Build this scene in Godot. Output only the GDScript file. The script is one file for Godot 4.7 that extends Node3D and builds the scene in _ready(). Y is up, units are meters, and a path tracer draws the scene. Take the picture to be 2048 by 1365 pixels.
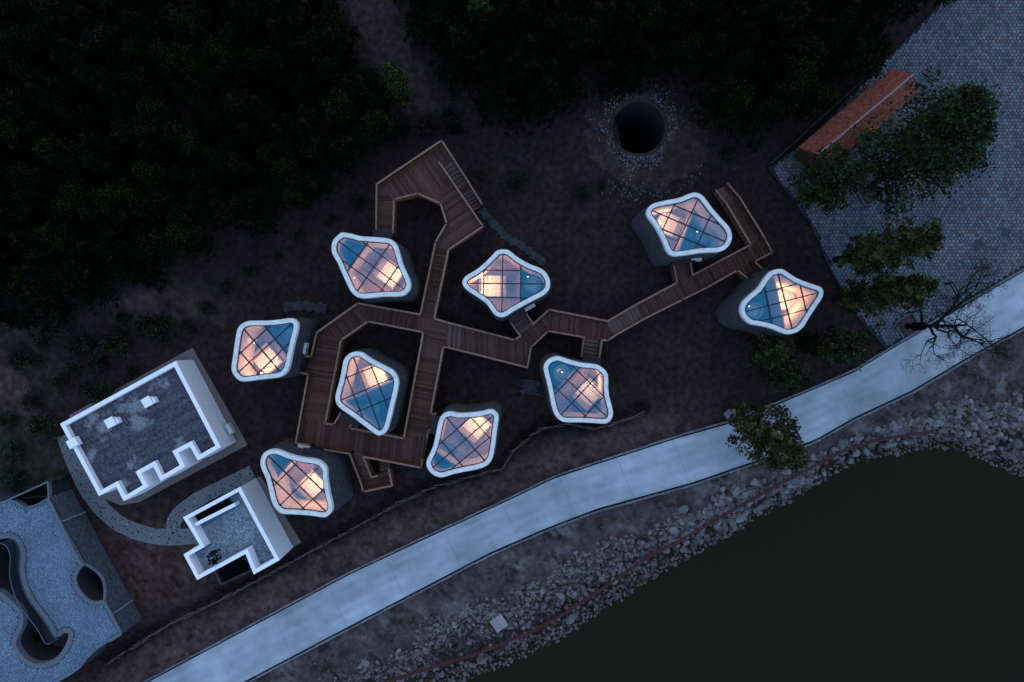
extends Node3D

# ---------------------------------------------------------------- layout
const CAM_H := 52.0
const FOCAL := 1359.0
var used := {}
var rng := RandomNumberGenerator.new()
var M := {}
var road_n: PackedVector2Array
var road_s: PackedVector2Array
var shore: PackedVector2Array
var ditch: PackedVector2Array
var hump := FastNoiseLite.new()
const LAKE_Y := -1.2

func P(px: float, py: float, h := 0.0) -> Vector3:
	var k := (CAM_H - h) / FOCAL
	return Vector3((px - 1024.0) * k, h, (py - 682.5) * k)

func P2(px: float, py: float, h := 0.0) -> Vector2:
	var v := P(px, py, h)
	return Vector2(v.x, v.z)

func line_px(flat: Array, h := 0.0) -> PackedVector2Array:
	var out := PackedVector2Array()
	for i in range(0, flat.size(), 2):
		out.append(P2(flat[i], flat[i + 1], h))
	return out

func zoomed(flat: Array, o: Array, k: float, h := 0.0) -> PackedVector2Array:
	var out := PackedVector2Array()
	for i in range(0, flat.size(), 2):
		out.append(P2(o[0] + flat[i] / k, o[1] + flat[i + 1] / k, h))
	return out

func z_at(line: PackedVector2Array, x: float) -> float:
	var n := line.size()
	var i := 0
	while i < n - 2 and x > line[i + 1].x:
		i += 1
	var a := line[i]
	var b := line[i + 1]
	return a.y + (b.y - a.y) * (x - a.x) / (b.x - a.x)

# ---------------------------------------------------------------- mesh collecting
class Shape:
	var v := PackedVector3Array()
	var n := PackedVector3Array()
	var c := PackedColorArray()
	var ink := Color(1, 1, 1)

	func tri(a: Vector3, b: Vector3, d: Vector3, out := Vector3.ZERO) -> void:
		var nn := (a - d).cross(a - b)
		if nn.length_squared() < 1e-16:
			return
		nn = nn.normalized()
		if out != Vector3.ZERO and nn.dot(out) < 0.0:
			var t := b
			b = d
			d = t
			nn = -nn
		v.append(a); v.append(b); v.append(d)
		n.append(nn); n.append(nn); n.append(nn)
		c.append(ink); c.append(ink); c.append(ink)

	func quad(a: Vector3, b: Vector3, d: Vector3, e: Vector3, out := Vector3.ZERO) -> void:
		tri(a, b, d, out)
		tri(a, d, e, out)

	func soft(a: Vector3, b: Vector3, d: Vector3, na: Vector3, nb: Vector3, nd: Vector3) -> void:
		var nn := (a - d).cross(a - b)
		if nn.dot(na + nb + nd) < 0.0:
			v.append(a); v.append(d); v.append(b)
			n.append(na); n.append(nd); n.append(nb)
		else:
			v.append(a); v.append(b); v.append(d)
			n.append(na); n.append(nb); n.append(nd)
		c.append(ink); c.append(ink); c.append(ink)

	func box(at: Vector3, size: Vector3, basis := Basis.IDENTITY) -> void:
		var h := size * 0.5
		var x := basis.x * h.x
		var y := basis.y * h.y
		var z := basis.z * h.z
		for s in [-1.0, 1.0]:
			quad(at + x * s - y - z, at + x * s + y - z, at + x * s + y + z, at + x * s - y + z, x * s)
			quad(at + y * s - x - z, at + y * s + x - z, at + y * s + x + z, at + y * s - x + z, y * s)
			quad(at + z * s - x - y, at + z * s + x - y, at + z * s + x + y, at + z * s - x + y, z * s)

	func beam(a: Vector3, b: Vector3, w: float, h: float) -> void:
		var d := (b - a)
		var f := d.normalized()
		var side := f.cross(Vector3.UP)
		side = Vector3.RIGHT if side.length() < 0.01 else side.normalized()
		box((a + b) * 0.5, Vector3(w, h, d.length()), Basis(side, side.cross(f) * -1.0, f))

	# a block whose upper edges are chamfered
	func slab(at: Vector3, size: Vector3, basis: Basis, cut: float) -> void:
		var lo := []
		var mid := []
		var hi := []
		for s in [[-1, -1], [1, -1], [1, 1], [-1, 1]]:
			var x: float = s[0] * size.x * 0.5
			var z: float = s[1] * size.z * 0.5
			lo.append(at + basis * Vector3(x, -size.y * 0.5, z))
			mid.append(at + basis * Vector3(x, size.y * 0.5 - cut, z))
			hi.append(at + basis * Vector3(x - s[0] * cut, size.y * 0.5, z - s[1] * cut))
		for i in 4:
			var j := (i + 1) % 4
			var out: Vector3 = (lo[i] + lo[j]) * 0.5 - at
			out -= basis.y * out.dot(basis.y)
			quad(lo[i], lo[j], mid[j], mid[i], out)
			quad(mid[i], mid[j], hi[j], hi[i], out + basis.y * out.length())
		quad(hi[0], hi[1], hi[2], hi[3], basis.y)
		quad(lo[0], lo[1], lo[2], lo[3], -basis.y)

	func flat(pts: PackedVector2Array, y: float, up := 1.0) -> void:
		var ids := Geometry2D.triangulate_polygon(pts)
		for i in range(0, ids.size(), 3):
			var a := pts[ids[i]]
			var b := pts[ids[i + 1]]
			var d := pts[ids[i + 2]]
			tri(Vector3(a.x, y, a.y), Vector3(b.x, y, b.y), Vector3(d.x, y, d.y), Vector3(0, up, 0))

	# sides of a closed outline; facing 1 outwards, -1 inwards
	func skirt(lo: PackedVector2Array, y0: float, hi: PackedVector2Array, y1: float, facing := 1.0) -> void:
		var turn := 1.0 if Geometry2D.is_polygon_clockwise(lo) else -1.0
		for i in lo.size():
			var j := (i + 1) % lo.size()
			var e := lo[j] - lo[i]
			var out := Vector3(e.y, 0, -e.x) * -turn * facing
			quad(Vector3(lo[i].x, y0, lo[i].y), Vector3(lo[j].x, y0, lo[j].y), Vector3(hi[j].x, y1, hi[j].y), Vector3(hi[i].x, y1, hi[i].y), out)

	func soft_skirt(lo: PackedVector2Array, y0: float, hi: PackedVector2Array, y1: float, facing := 1.0) -> void:
		var turn := 1.0 if Geometry2D.is_polygon_clockwise(lo) else -1.0
		var m := lo.size()
		var nn := PackedVector3Array()
		for i in m:
			var e := (lo[(i + 1) % m] - lo[(i + m - 1) % m]).normalized()
			nn.append(Vector3(e.y, 0, -e.x) * -turn * facing)
		for i in m:
			var j := (i + 1) % m
			var a := Vector3(lo[i].x, y0, lo[i].y)
			var b := Vector3(lo[j].x, y0, lo[j].y)
			var d := Vector3(hi[j].x, y1, hi[j].y)
			var e := Vector3(hi[i].x, y1, hi[i].y)
			soft(a, b, d, nn[i], nn[j], nn[j])
			soft(a, d, e, nn[i], nn[j], nn[i])

	func ring(a: PackedVector2Array, b: PackedVector2Array, y: float, up := 1.0) -> void:
		for i in a.size():
			var j := (i + 1) % a.size()
			quad(Vector3(a[i].x, y, a[i].y), Vector3(a[j].x, y, a[j].y), Vector3(b[j].x, y, b[j].y), Vector3(b[i].x, y, b[i].y), Vector3(0, up, 0))

	func prism(pts: PackedVector2Array, y0: float, y1: float, bottom := false) -> void:
		flat(pts, y1)
		skirt(pts, y0, pts, y1)
		if bottom:
			flat(pts, y0, -1.0)

	func tube(pts: PackedVector3Array, radii: PackedFloat32Array, sides := 6) -> void:
		var rings := []
		var norms := []
		for i in pts.size():
			var f: Vector3 = (pts[mini(i + 1, pts.size() - 1)] - pts[maxi(i - 1, 0)]).normalized()
			var s := f.cross(Vector3.UP)
			if s.length() < 0.05:
				s = f.cross(Vector3.RIGHT)
			s = s.normalized()
			var u := s.cross(f).normalized()
			var r := PackedVector3Array()
			var q := PackedVector3Array()
			for k in sides:
				var a := TAU * k / sides
				var d := s * cos(a) + u * sin(a)
				q.append(d)
				r.append(pts[i] + d * radii[i])
			rings.append(r)
			norms.append(q)
		for i in pts.size() - 1:
			for k in sides:
				var l := (k + 1) % sides
				soft(rings[i][k], rings[i][l], rings[i + 1][l], norms[i][k], norms[i][l], norms[i + 1][l])
				soft(rings[i][k], rings[i + 1][l], rings[i + 1][k], norms[i][k], norms[i + 1][l], norms[i + 1][k])
		for e in [0, pts.size() - 1]:
			var out: Vector3 = pts[e] - pts[1 if e == 0 else e - 1]
			for k in range(1, sides - 1):
				tri(rings[e][0], rings[e][k], rings[e][k + 1], out)

	# profile of (radius, height) turned about a vertical axis
	func lathe(at: Vector3, profile: Array, sides := 24) -> void:
		for i in profile.size() - 1:
			var a: Vector2 = profile[i]
			var b: Vector2 = profile[i + 1]
			var e := (b - a).normalized()
			for k in sides:
				var t0 := TAU * k / sides
				var t1 := TAU * (k + 1) / sides
				var d0 := Vector3(cos(t0), 0, sin(t0))
				var d1 := Vector3(cos(t1), 0, sin(t1))
				var n0 := d0 * e.y - Vector3.UP * e.x
				var n1 := d1 * e.y - Vector3.UP * e.x
				var p00 := at + d0 * a.x + Vector3.UP * a.y
				var p01 := at + d1 * a.x + Vector3.UP * a.y
				var p10 := at + d0 * b.x + Vector3.UP * b.y
				var p11 := at + d1 * b.x + Vector3.UP * b.y
				soft(p00, p01, p11, n0, n1, n1)
				soft(p00, p11, p10, n0, n1, n0)

	func done() -> ArrayMesh:
		var arr := []
		arr.resize(Mesh.ARRAY_MAX)
		arr[Mesh.ARRAY_VERTEX] = v
		arr[Mesh.ARRAY_NORMAL] = n
		arr[Mesh.ARRAY_COLOR] = c
		var m := ArrayMesh.new()
		if v.size() > 0:
			m.add_surface_from_arrays(Mesh.PRIMITIVE_TRIANGLES, arr)
		return m

func offset_closed(pts: PackedVector2Array, d: float) -> PackedVector2Array:
	# same number of corners, mitred; positive d grows the outline
	var out := PackedVector2Array()
	var s := 1.0 if Geometry2D.is_polygon_clockwise(pts) else -1.0
	var m := pts.size()
	for i in m:
		var a := (pts[i] - pts[(i + m - 1) % m]).normalized()
		var b := (pts[(i + 1) % m] - pts[i]).normalized()
		var na := Vector2(a.y, -a.x)
		var nb := Vector2(b.y, -b.x)
		var q := (na + nb).normalized()
		out.append(pts[i] - q * s * d / maxf(0.35, q.dot(na)))
	return out

func smooth_closed(pts: PackedVector2Array, steps: int) -> PackedVector2Array:
	var out := PackedVector2Array()
	var m := pts.size()
	for i in m:
		for k in steps:
			out.append(pts[i].cubic_interpolate(pts[(i + 1) % m], pts[(i + m - 1) % m], pts[(i + 2) % m], float(k) / steps))
	return out

func smooth_open(pts: PackedVector2Array, steps: int) -> PackedVector2Array:
	var out := PackedVector2Array()
	var m := pts.size()
	for i in m - 1:
		for k in steps:
			out.append(pts[i].cubic_interpolate(pts[i + 1], pts[maxi(i - 1, 0)], pts[mini(i + 2, m - 1)], float(k) / steps))
	out.append(pts[m - 1])
	return out

func v3(p: Vector2, y: float) -> Vector3:
	return Vector3(p.x, y, p.y)

# ---------------------------------------------------------------- nodes
func numbered(called: String) -> String:
	var k: int = used.get(called, 0)
	used[called] = k + 1
	return called if k == 0 else "%s_%03d" % [called, k]

func thing(called: String, label: String, category: String, at := Vector3.ZERO, group := "") -> Node3D:
	var o := Node3D.new()
	o.name = numbered(called)
	add_child(o)
	o.position = at
	o.set_meta("label", label)
	o.set_meta("category", category)
	if group != "":
		o.set_meta("group", group)
	return o

func setting(called: String) -> Node3D:
	var o := Node3D.new()
	o.name = numbered(called)
	add_child(o)
	o.set_meta("kind", "structure")
	return o

func piece(called: String, s, m: Material, parent: Node3D = self) -> MeshInstance3D:
	var o := MeshInstance3D.new()
	o.name = called if parent != self else numbered(called)
	o.mesh = s.done() if s is Shape else s
	o.material_override = m
	parent.add_child(o, true)
	# shapes are collected in world coordinates: undo the parent's place
	var up := parent
	var off := Vector3.ZERO
	while up != self:
		off += up.position
		up = up.get_parent()
	if s is Shape:
		o.position = -off
	return o

func stuff(o: Node) -> void:
	o.set_meta("kind", "stuff")

# ---------------------------------------------------------------- materials
func lin(r: float, g: float, b: float) -> Color:
	return Color(r, g, b).linear_to_srgb()

func grain(freq: float, lo: float, hi: float, octaves := 4, kind := FastNoiseLite.TYPE_SIMPLEX_SMOOTH, mid := 0.5, size := 512) -> NoiseTexture2D:
	var f := FastNoiseLite.new()
	f.noise_type = kind
	f.frequency = freq
	f.fractal_octaves = octaves
	f.seed = int(freq * 9000.0) + octaves
	var ramp := Gradient.new()
	ramp.set_color(0, Color(lo, lo, lo))
	ramp.set_color(1, Color(hi, hi, hi))
	if mid != 0.5:
		ramp.add_point(mid, Color((lo + hi) * 0.5, (lo + hi) * 0.5, (lo + hi) * 0.5))
	var t := NoiseTexture2D.new()
	t.width = size
	t.height = size
	t.seamless = true
	t.noise = f
	t.color_ramp = ramp
	return t

func mat(color: Color, rough: float, tex: Texture2D = null, scale := 1.0, coloured := false, relief: Texture2D = null, depth := 0.0) -> StandardMaterial3D:
	var m := StandardMaterial3D.new()
	m.albedo_color = color
	m.roughness = rough
	m.metallic_specular = 0.3
	m.vertex_color_use_as_albedo = coloured
	if tex or relief:
		m.uv1_triplanar = true
		m.uv1_world_triplanar = true
		m.uv1_scale = Vector3(scale, scale, scale)
	if tex:
		m.albedo_texture = tex
	if relief:
		m.heightmap_enabled = true
		m.heightmap_texture = relief
		m.heightmap_scale = depth
	return m

func make_materials() -> void:
	var fine := grain(0.02, 0.62, 1.0, 5)
	var coarse := grain(0.008, 0.66, 1.0, 6)
	var speck := grain(0.06, 0.5, 1.0, 3, FastNoiseLite.TYPE_CELLULAR)
	var bump := grain(0.03, 0.0, 1.0, 5)
	M.soil = mat(Color(1, 1, 1), 1.0, coarse, 0.35, true, bump, 5.0)
	M.soil.metallic_specular = 0.1
	M.detail = grain(0.05, 0.70, 1.0, 5, FastNoiseLite.TYPE_SIMPLEX, 0.5, 1024)
	M.soil.detail_enabled = true
	M.soil.detail_blend_mode = BaseMaterial3D.BLEND_MODE_MUL
	M.soil.detail_albedo = M.detail
	M.soil.detail_uv_layer = BaseMaterial3D.DETAIL_UV_2
	M.soil.uv2_triplanar = true
	M.soil.uv2_world_triplanar = true
	M.soil.uv2_scale = Vector3(0.9, 0.9, 0.9)
	M.water = mat(lin(0.0100, 0.0102, 0.0050), 0.12, null)
	M.water.metallic_specular = 0.12
	M.water.heightmap_enabled = true
	M.water.heightmap_texture = grain(0.01, 0.0, 1.0, 3)
	M.water.heightmap_scale = 1.2
	M.water.uv1_triplanar = true
	M.water.uv1_world_triplanar = true
	M.water.uv1_scale = Vector3(0.2, 0.2, 0.2)
	M.concrete = mat(Color(1, 1, 1), 0.9, grain(0.004, 0.86, 1.0, 8, FastNoiseLite.TYPE_SIMPLEX_SMOOTH, 0.5, 1024), 0.07, true, fine, 0.4)
	M.kerb = mat(Color(1, 1, 1), 0.9, fine, 0.7, true)
	M.paver = mat(Color(1, 1, 1), 0.9, fine, 0.5, true)
	M.joint = mat(lin(0.030, 0.036, 0.048), 1.0, coarse, 0.5)
	M.stone = mat(Color(1, 1, 1), 0.95, speck, 0.8, true, bump, 1.5)
	M.plaster = mat(lin(0.83, 0.81, 0.84), 0.85, grain(0.012, 0.92, 1.0, 6), 0.4)
	M.rim = mat(lin(0.66, 0.66, 0.65), 0.85, grain(0.012, 0.86, 1.0, 7), 0.35)
	M.shell = mat(lin(0.082, 0.082, 0.088), 0.95, coarse, 0.5, false, bump, 1.5)
	M.inner = mat(lin(0.58, 0.44, 0.36), 0.9, fine, 0.5)
	M.oak = mat(Color(1, 1, 1), 0.55, fine, 0.6, true)
	M.slate = mat(lin(0.06, 0.065, 0.07), 0.6, coarse, 1.0)
	M.wood = mat(Color(1, 1, 1), 0.85, grain(0.025, 0.5, 1.0, 5), 0.8, true)
	M.wood.metallic_specular = 0.12
	M.frame = mat(lin(0.016, 0.020, 0.036), 0.55)
	M.frame.metallic = 0.3
	var g := StandardMaterial3D.new()
	g.albedo_color = lin(0.03, 0.43, 0.68)
	g.albedo_color.a = 0.28
	g.transparency = BaseMaterial3D.TRANSPARENCY_ALPHA
	g.metallic = 1.0
	g.roughness = 0.27
	g.cull_mode = BaseMaterial3D.CULL_DISABLED
	g.backlight_enabled = true
	g.backlight = Color(0.32, 0.32, 0.32)
	M.glass = g
	M.roofing = mat(lin(0.115, 0.105, 0.135), 0.95, grain(0.01, 0.4, 1.0, 6), 0.22, false, bump, 2.0)
	M.felt = mat(Color(1, 1, 1), 0.95, fine, 0.5, true, bump, 1.5)
	M.stain = mat(lin(0.23, 0.235, 0.27), 0.95, coarse, 0.4)
	M.brick = mat(Color(1, 1, 1), 0.95, fine, 0.6, true)
	M.tile = mat(Color(1, 1, 1), 0.9, fine, 0.6, true)
	M.terracotta = mat(Color(1, 1, 1), 0.9, fine, 0.7, true)
	M.red = mat(lin(0.100, 0.027, 0.030), 0.7, fine, 0.8)
	M.steel = mat(lin(0.07, 0.10, 0.14), 0.5)
	M.iron = mat(lin(0.055, 0.06, 0.07), 0.8, fine, 1.0)
	M.steel.metallic = 0.6
	M.white = mat(lin(0.62, 0.66, 0.70), 0.6, fine, 0.8)
	M.canopy = mat(lin(0.035, 0.026, 0.032), 0.8, fine, 0.8)
	M.linen = mat(lin(0.78, 0.74, 0.68), 0.95, fine, 0.6)
	M.blanket = mat(lin(0.42, 0.30, 0.26), 0.95, fine, 0.6)
	M.bark = mat(lin(0.030, 0.024, 0.022), 1.0, coarse, 1.2)
	M.black_bark = mat(lin(0.010, 0.009, 0.011), 1.0, coarse, 1.2)
	M.leaf = mat(Color(1, 1, 1), 0.7, null, 1.0, true)
	M.leaf.metallic_specular = 0.15
	M.leaf.cull_mode = BaseMaterial3D.CULL_DISABLED
	M.leaf.backlight_enabled = true
	M.leaf.backlight = Color(0.25, 0.3, 0.2)
	M.tub = mat(lin(0.22, 0.26, 0.30), 0.15)
	M.tub.metallic_specular = 0.6
	M.cloth = mat(Color(1, 1, 1), 0.95, null, 1.0, true)
	M.pit = mat(lin(0.04, 0.04, 0.047), 0.95, coarse, 0.7, false, bump, 2.0)
	M.pit_earth = mat(lin(0.095, 0.060, 0.062), 1.0, coarse, 0.7, false, bump, 4.0)
	M.black = mat(lin(0.004, 0.004, 0.005), 1.0, coarse, 0.7)
	for k in ["black", "pit", "pit_earth", "stone", "slate", "bark", "black_bark", "felt", "shell"]:
		M[k].metallic_specular = 0.08
	M.underlay = mat(lin(0.13, 0.18, 0.25), 0.95, fine, 0.6)
	var glow := StandardMaterial3D.new()
	glow.albedo_color = Color(1, 0.95, 0.88)
	glow.emission_enabled = true
	glow.emission = Color(1.0, 0.83, 0.62)
	glow.emission_energy_multiplier = 3.0
	M.glow = glow

# ---------------------------------------------------------------- ground, road, lake
func lay_lines() -> void:
	road_n = line_px([-1500, 2330, -300, 1684, 290, 1363, 700, 1144, 864, 1067, 1022, 994, 1107, 953, 1193, 924, 1348, 874, 1464, 841, 1570, 798.6, 1707, 740.5, 1768, 703, 1809, 678, 1870, 641, 1964, 586.7, 2048, 538, 2400, 330, 3600, -380])
	road_s = line_px([-1500, 2416, -300, 1782, 499, 1363, 700, 1257, 851, 1178, 981, 1110, 1087, 1064, 1193, 1023, 1380, 971.6, 1500, 931, 1560, 910, 1632, 884, 1710, 839.6, 1826, 785, 1929, 723.4, 2048, 658.5, 2400, 450, 3600, -260])
	shore = line_px([-1500, 2420, 300, 1640, 640, 1480, 903, 1366, 925, 1355, 1020, 1321, 1095, 1283, 1146, 1256, 1200, 1217, 1290, 1160, 1348, 1125, 1450, 1067, 1539, 1014, 1611, 977, 1690, 926, 1720, 914, 1800, 898, 1870, 888, 1920, 893, 1960, 912, 2048, 945, 2200, 1010, 2600, 1300, 3600, 2400], LAKE_Y)
	ditch = line_px([215, 1328, 342, 1247, 444, 1199, 560, 1138, 700, 1062, 790, 1010, 871, 973, 940, 955, 1005, 938, 1024, 906, 1080, 860, 1130, 850, 1192, 858, 1245, 843, 1291, 826])
	hump.seed = 5
	hump.frequency = 0.16
	hump.fractal_octaves = 4

func smooth01(a: float, b: float, x: float) -> float:
	var t := clampf((x - a) / (b - a), 0.0, 1.0)
	return t * t * (3.0 - 2.0 * t)

func bank_share(x: float, z: float) -> float:
	var a := z_at(road_s, x)
	return (z - a) / maxf(0.5, z_at(shore, x) - a)

func terrain(x: float, z: float) -> float:
	var nz := hump.get_noise_2d(x, z)
	var t := bank_share(x, z)
	if t > 0.0:
		if t <= 1.0:
			return -0.03 + LAKE_Y * smooth01(0.06, 1.02, t) + nz * 0.16 * minf(1.0, t * 5.0)
		return LAKE_Y - 0.05 - minf(2.5, (z - z_at(shore, x)) * 0.3) + minf(0.0, nz * 0.1)
	var y := -0.06 + minf(0.0, nz * 0.12 - 0.01)
	if x > -31.0 and x < 10.3:
		y -= 0.45 * smooth01(0.8, 0.1, absf(z - z_at(ditch, x) + 0.35))
	# terraces of the wooded slope in the north-west, ending in a worn earth bank
	var cliff := z - (0.0 + hump.get_noise_2d(x * 1.6, 40.0) * 2.4)
	if x < -20.0:
		var edge := lerpf(1.2, -4.2, clampf((x + 40.0) / 17.0, 0.0, 1.0))
		y += 1.5 * smooth01(1.1, -1.3, cliff - edge) * smooth01(-20.0, -26.0, x)
	return y

func soil_ink(x: float, z: float) -> Color:
	var px := 1024.0 + x * FOCAL / CAM_H
	var py := 682.5 + z * FOCAL / CAM_H
	var a := hump.get_noise_2d(x * 2.2 + 90.0, z * 2.2)
	var b := hump.get_noise_2d(x * 6.0, z * 6.0 + 70.0)
	var c := Color(0.054, 0.034, 0.035) * (1.0 + 0.22 * a + 0.22 * b)
	var t := bank_share(x, z)
	if t > -0.02:
		var e := hump.get_noise_2d(x * 3.3 - 40.0, z * 4.1)
		c = Color(0.140, 0.098, 0.102) * (1.0 + 0.16 * b + 0.4 * a + 0.35 * e)
		if a + 0.4 * e > 0.34:
			c = Color(0.210, 0.180, 0.190) * (1.0 + 0.3 * b)
		elif e < -0.26:
			c = c.lerp(Color(0.062, 0.044, 0.042), smooth01(-0.26, -0.4, e))
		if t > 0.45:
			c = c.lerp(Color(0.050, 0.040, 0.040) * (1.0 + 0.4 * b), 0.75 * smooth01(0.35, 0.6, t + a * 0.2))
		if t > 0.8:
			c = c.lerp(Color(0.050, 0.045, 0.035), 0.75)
		return c
	var gap := z_at(road_n, x) - z
	# dry verge between the rustic fence and the road
	if px < 1480.0:
		c = c.lerp(Color(0.130, 0.080, 0.080) * (1.0 + 0.55 * b + 0.5 * a), smooth01(3.4, 1.6, gap + a * 1.6) * smooth01(1480.0, 1250.0, px))
	# ditch that the branch fence follows, its shade painted into the soil ink
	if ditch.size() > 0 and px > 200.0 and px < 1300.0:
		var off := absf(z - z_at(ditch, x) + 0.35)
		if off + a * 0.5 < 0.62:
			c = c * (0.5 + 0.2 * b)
	# trampled grass between the two white houses and the curved roof
	var q := Vector2(px - 300.0, (py - 1130.0) * 1.2).length()
	c = c.lerp(Color(0.120, 0.068, 0.060) * (1.0 + 0.9 * b + 0.4 * a), 0.9 * smooth01(170.0, 60.0, q + a * 50.0))
	# worn earth of the bank in the west, broad patches with an uneven edge
	var w := minf(Vector2((px - 335.0) * 0.8, (py - 612.0) * 2.2).length(), Vector2(px - 25.0, (py - 770.0) * 0.8).length() + 22.0)
	if w + a * 60.0 < 72.0:
		c = Color(0.120, 0.072, 0.068) * (1.0 + 0.8 * b + 0.3 * a)
	elif w + a * 60.0 < 110.0:
		c = Color(0.070, 0.046, 0.048) * (1.0 + 0.6 * b)
	# footpath through the wood
	var s := absf((px - 725.0) - (py * 0.55)) if py < 230.0 else 999.0
	if s + a * 30.0 < 44.0 and px < 960.0:
		c = Color(0.085, 0.054, 0.058) * (1.0 + 0.5 * b)
	if Vector2(px - 30.0, py - 930.0).length() + a * 40.0 < 90.0:
		c = Color(0.060, 0.055, 0.042) * (1.0 + 0.6 * b)
	return c

func build_ground() -> void:
	var xs := PackedFloat32Array([-320.0, -160.0, -90.0, -62.0, -50.0])
	var zs := PackedFloat32Array([-320.0, -160.0, -90.0, -55.0, -38.0])
	var x := -45.0
	while x <= 45.01:
		xs.append(x)
		x += 0.36
	var z := -32.0
	while z <= 32.01:
		zs.append(z)
		z += 0.36
	xs.append_array([50.0, 62.0, 90.0, 160.0, 320.0])
	zs.append_array([38.0, 55.0, 90.0, 160.0, 320.0])
	var verts := PackedVector3Array()
	var inks := PackedColorArray()
	var norms := PackedVector3Array()
	var w := xs.size()
	for zz in zs:
		for xx in xs:
			verts.append(Vector3(xx, terrain(xx, zz), zz))
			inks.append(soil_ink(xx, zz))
	for j in zs.size():
		for i in w:
			var l := verts[j * w + maxi(i - 1, 0)]
			var r := verts[j * w + mini(i + 1, w - 1)]
			var u := verts[maxi(j - 1, 0) * w + i]
			var d := verts[mini(j + 1, zs.size() - 1) * w + i]
			norms.append((d - u).cross(r - l).normalized())
	var ids := PackedInt32Array()
	var hole := P2(1278, 255, 0.5)
	for j in zs.size() - 1:
		for i in w - 1:
			var a := j * w + i
			var mid := (verts[a] + verts[a + w + 1]) * 0.5
			if Vector2(mid.x, mid.z).distance_to(hole) < 2.5:
				continue
			ids.append_array([a, a + 1, a + w + 1, a, a + w + 1, a + w])
	var arr := []
	arr.resize(Mesh.ARRAY_MAX)
	arr[Mesh.ARRAY_VERTEX] = verts
	arr[Mesh.ARRAY_NORMAL] = norms
	arr[Mesh.ARRAY_COLOR] = inks
	arr[Mesh.ARRAY_INDEX] = ids
	var m := ArrayMesh.new()
	m.add_surface_from_arrays(Mesh.PRIMITIVE_TRIANGLES, arr)
	var o := piece("ground", m, M.soil)
	o.set_meta("kind", "structure")
	var s := Shape.new()
	s.quad(Vector3(-320, LAKE_Y, 5), Vector3(320, LAKE_Y, 5), Vector3(320, LAKE_Y, 320), Vector3(-320, LAKE_Y, 320), Vector3.UP)
	var lake := piece("lake_water", s, M.water)
	lake.set_meta("kind", "structure")

func build_road() -> void:
	var road := setting("road")
	# cross joints of the concrete, from one kerb to the other
	var joints := [-60.0, -48.0, -41.0, -36.0, -31.5, -27.0, -22.6, -18.2, -14.0, -9.6, -5.2, -0.8, 3.6, 8.0, 12.3, 16.6, 20.8, 25.0, 29.3, 33.5, 38.0, 44.0, 52.0, 62.0]
	rng.seed = 11
	for k in joints.size() - 1:
		var s := Shape.new()
		var tone := rng.randf_range(0.97, 1.03)
		s.ink = Color(0.292, 0.322, 0.362) * tone
		var n0: float = joints[k] + 0.006
		var n1: float = joints[k + 1] - 0.006
		var skew := 1.35
		var steps := 12
		var a := PackedVector2Array()
		var b := PackedVector2Array()
		for i in steps + 1:
			var xn := lerpf(n0, n1, float(i) / steps)
			a.append(Vector2(xn, z_at(road_n, xn) + 0.2))
			var xs := xn + skew
			b.append(Vector2(xs, z_at(road_s, xs) - 0.2))
		# top as a grid so that tyre-worn streaks and damp patches can run along the road
		var rows := 10
		var tops := []
		var inks := []
		for i in steps + 1:
			for j in rows + 1:
				var p := a[i].lerp(b[i], float(j) / rows)
				tops.append(v3(p, 0.06))
				var far := p.rotated(0.5)
				var streak := hump.get_noise_2d(far.x * 0.9, float(j) * 5.0)
				var patch := hump.get_noise_2d(p.x * 0.8 + 500.0, p.y * 0.8)
				inks.append(s.ink * (1.0 + 0.26 * streak + 0.30 * patch + 0.14 * hump.get_noise_2d(p.x * 9.0, p.y * 9.0)))
		for i in steps:
			for j in rows:
				var q := [i * (rows + 1) + j, (i + 1) * (rows + 1) + j, (i + 1) * (rows + 1) + j + 1, i * (rows + 1) + j + 1]
				for e in [0, 1, 2, 0, 2, 3]:
					s.v.append(tops[q[e]])
					s.n.append(Vector3.UP)
					s.c.append(inks[q[e]])
		var loop := a.duplicate()
		for i in range(steps, -1, -1):
			loop.append(b[i])
		s.skirt(loop, -0.25, loop, 0.06)
		piece("slab", s, M.concrete, road)
	for side in 2:
		var line := road_n if side == 0 else road_s
		var kerb := setting("kerb")
		var x := -60.0
		var k := 0
		while x < 60.0:
			var x1 := x + 0.88
			var p := Vector2(x, z_at(line, x))
			var q := Vector2(x1, z_at(line, x1))
			var d := (q - p).normalized()
			var s := Shape.new()
			s.ink = Color(0.20, 0.20, 0.225) * rng.randf_range(0.7, 1.15)
			var nudge := Vector2(-d.y, d.x) * rng.randf_range(-0.015, 0.015)
			var c := (p + q) * 0.5 + nudge
			s.slab(v3(c, 0.03 + rng.randf_range(-0.012, 0.012)), Vector3(0.13, 0.3, p.distance_to(q) - 0.025), Basis(Vector3(-d.y, 0, d.x), Vector3.UP, Vector3(d.x, 0, d.y)), 0.02)
			piece("kerb_stone", s, M.kerb, kerb)
			x = x1
			k += 1
		# the dark gutter joint along the kerb
		var g := Shape.new()
		var inner := -1.0 if side == 1 else 1.0
		for i in 120:
			var xa := -60.0 + i
			var pa := Vector2(xa, z_at(line, xa) + inner * 0.02)
			var pb := Vector2(xa + 1.0, z_at(line, xa + 1.0) + inner * 0.02)
			var off := Vector2(0, inner * 0.24)
			g.quad(v3(pa, -0.02), v3(pb, -0.02), v3(pb + off, -0.02), v3(pa + off, -0.02), Vector3.UP)
		piece("gutter", g, M.black, kerb)

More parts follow.
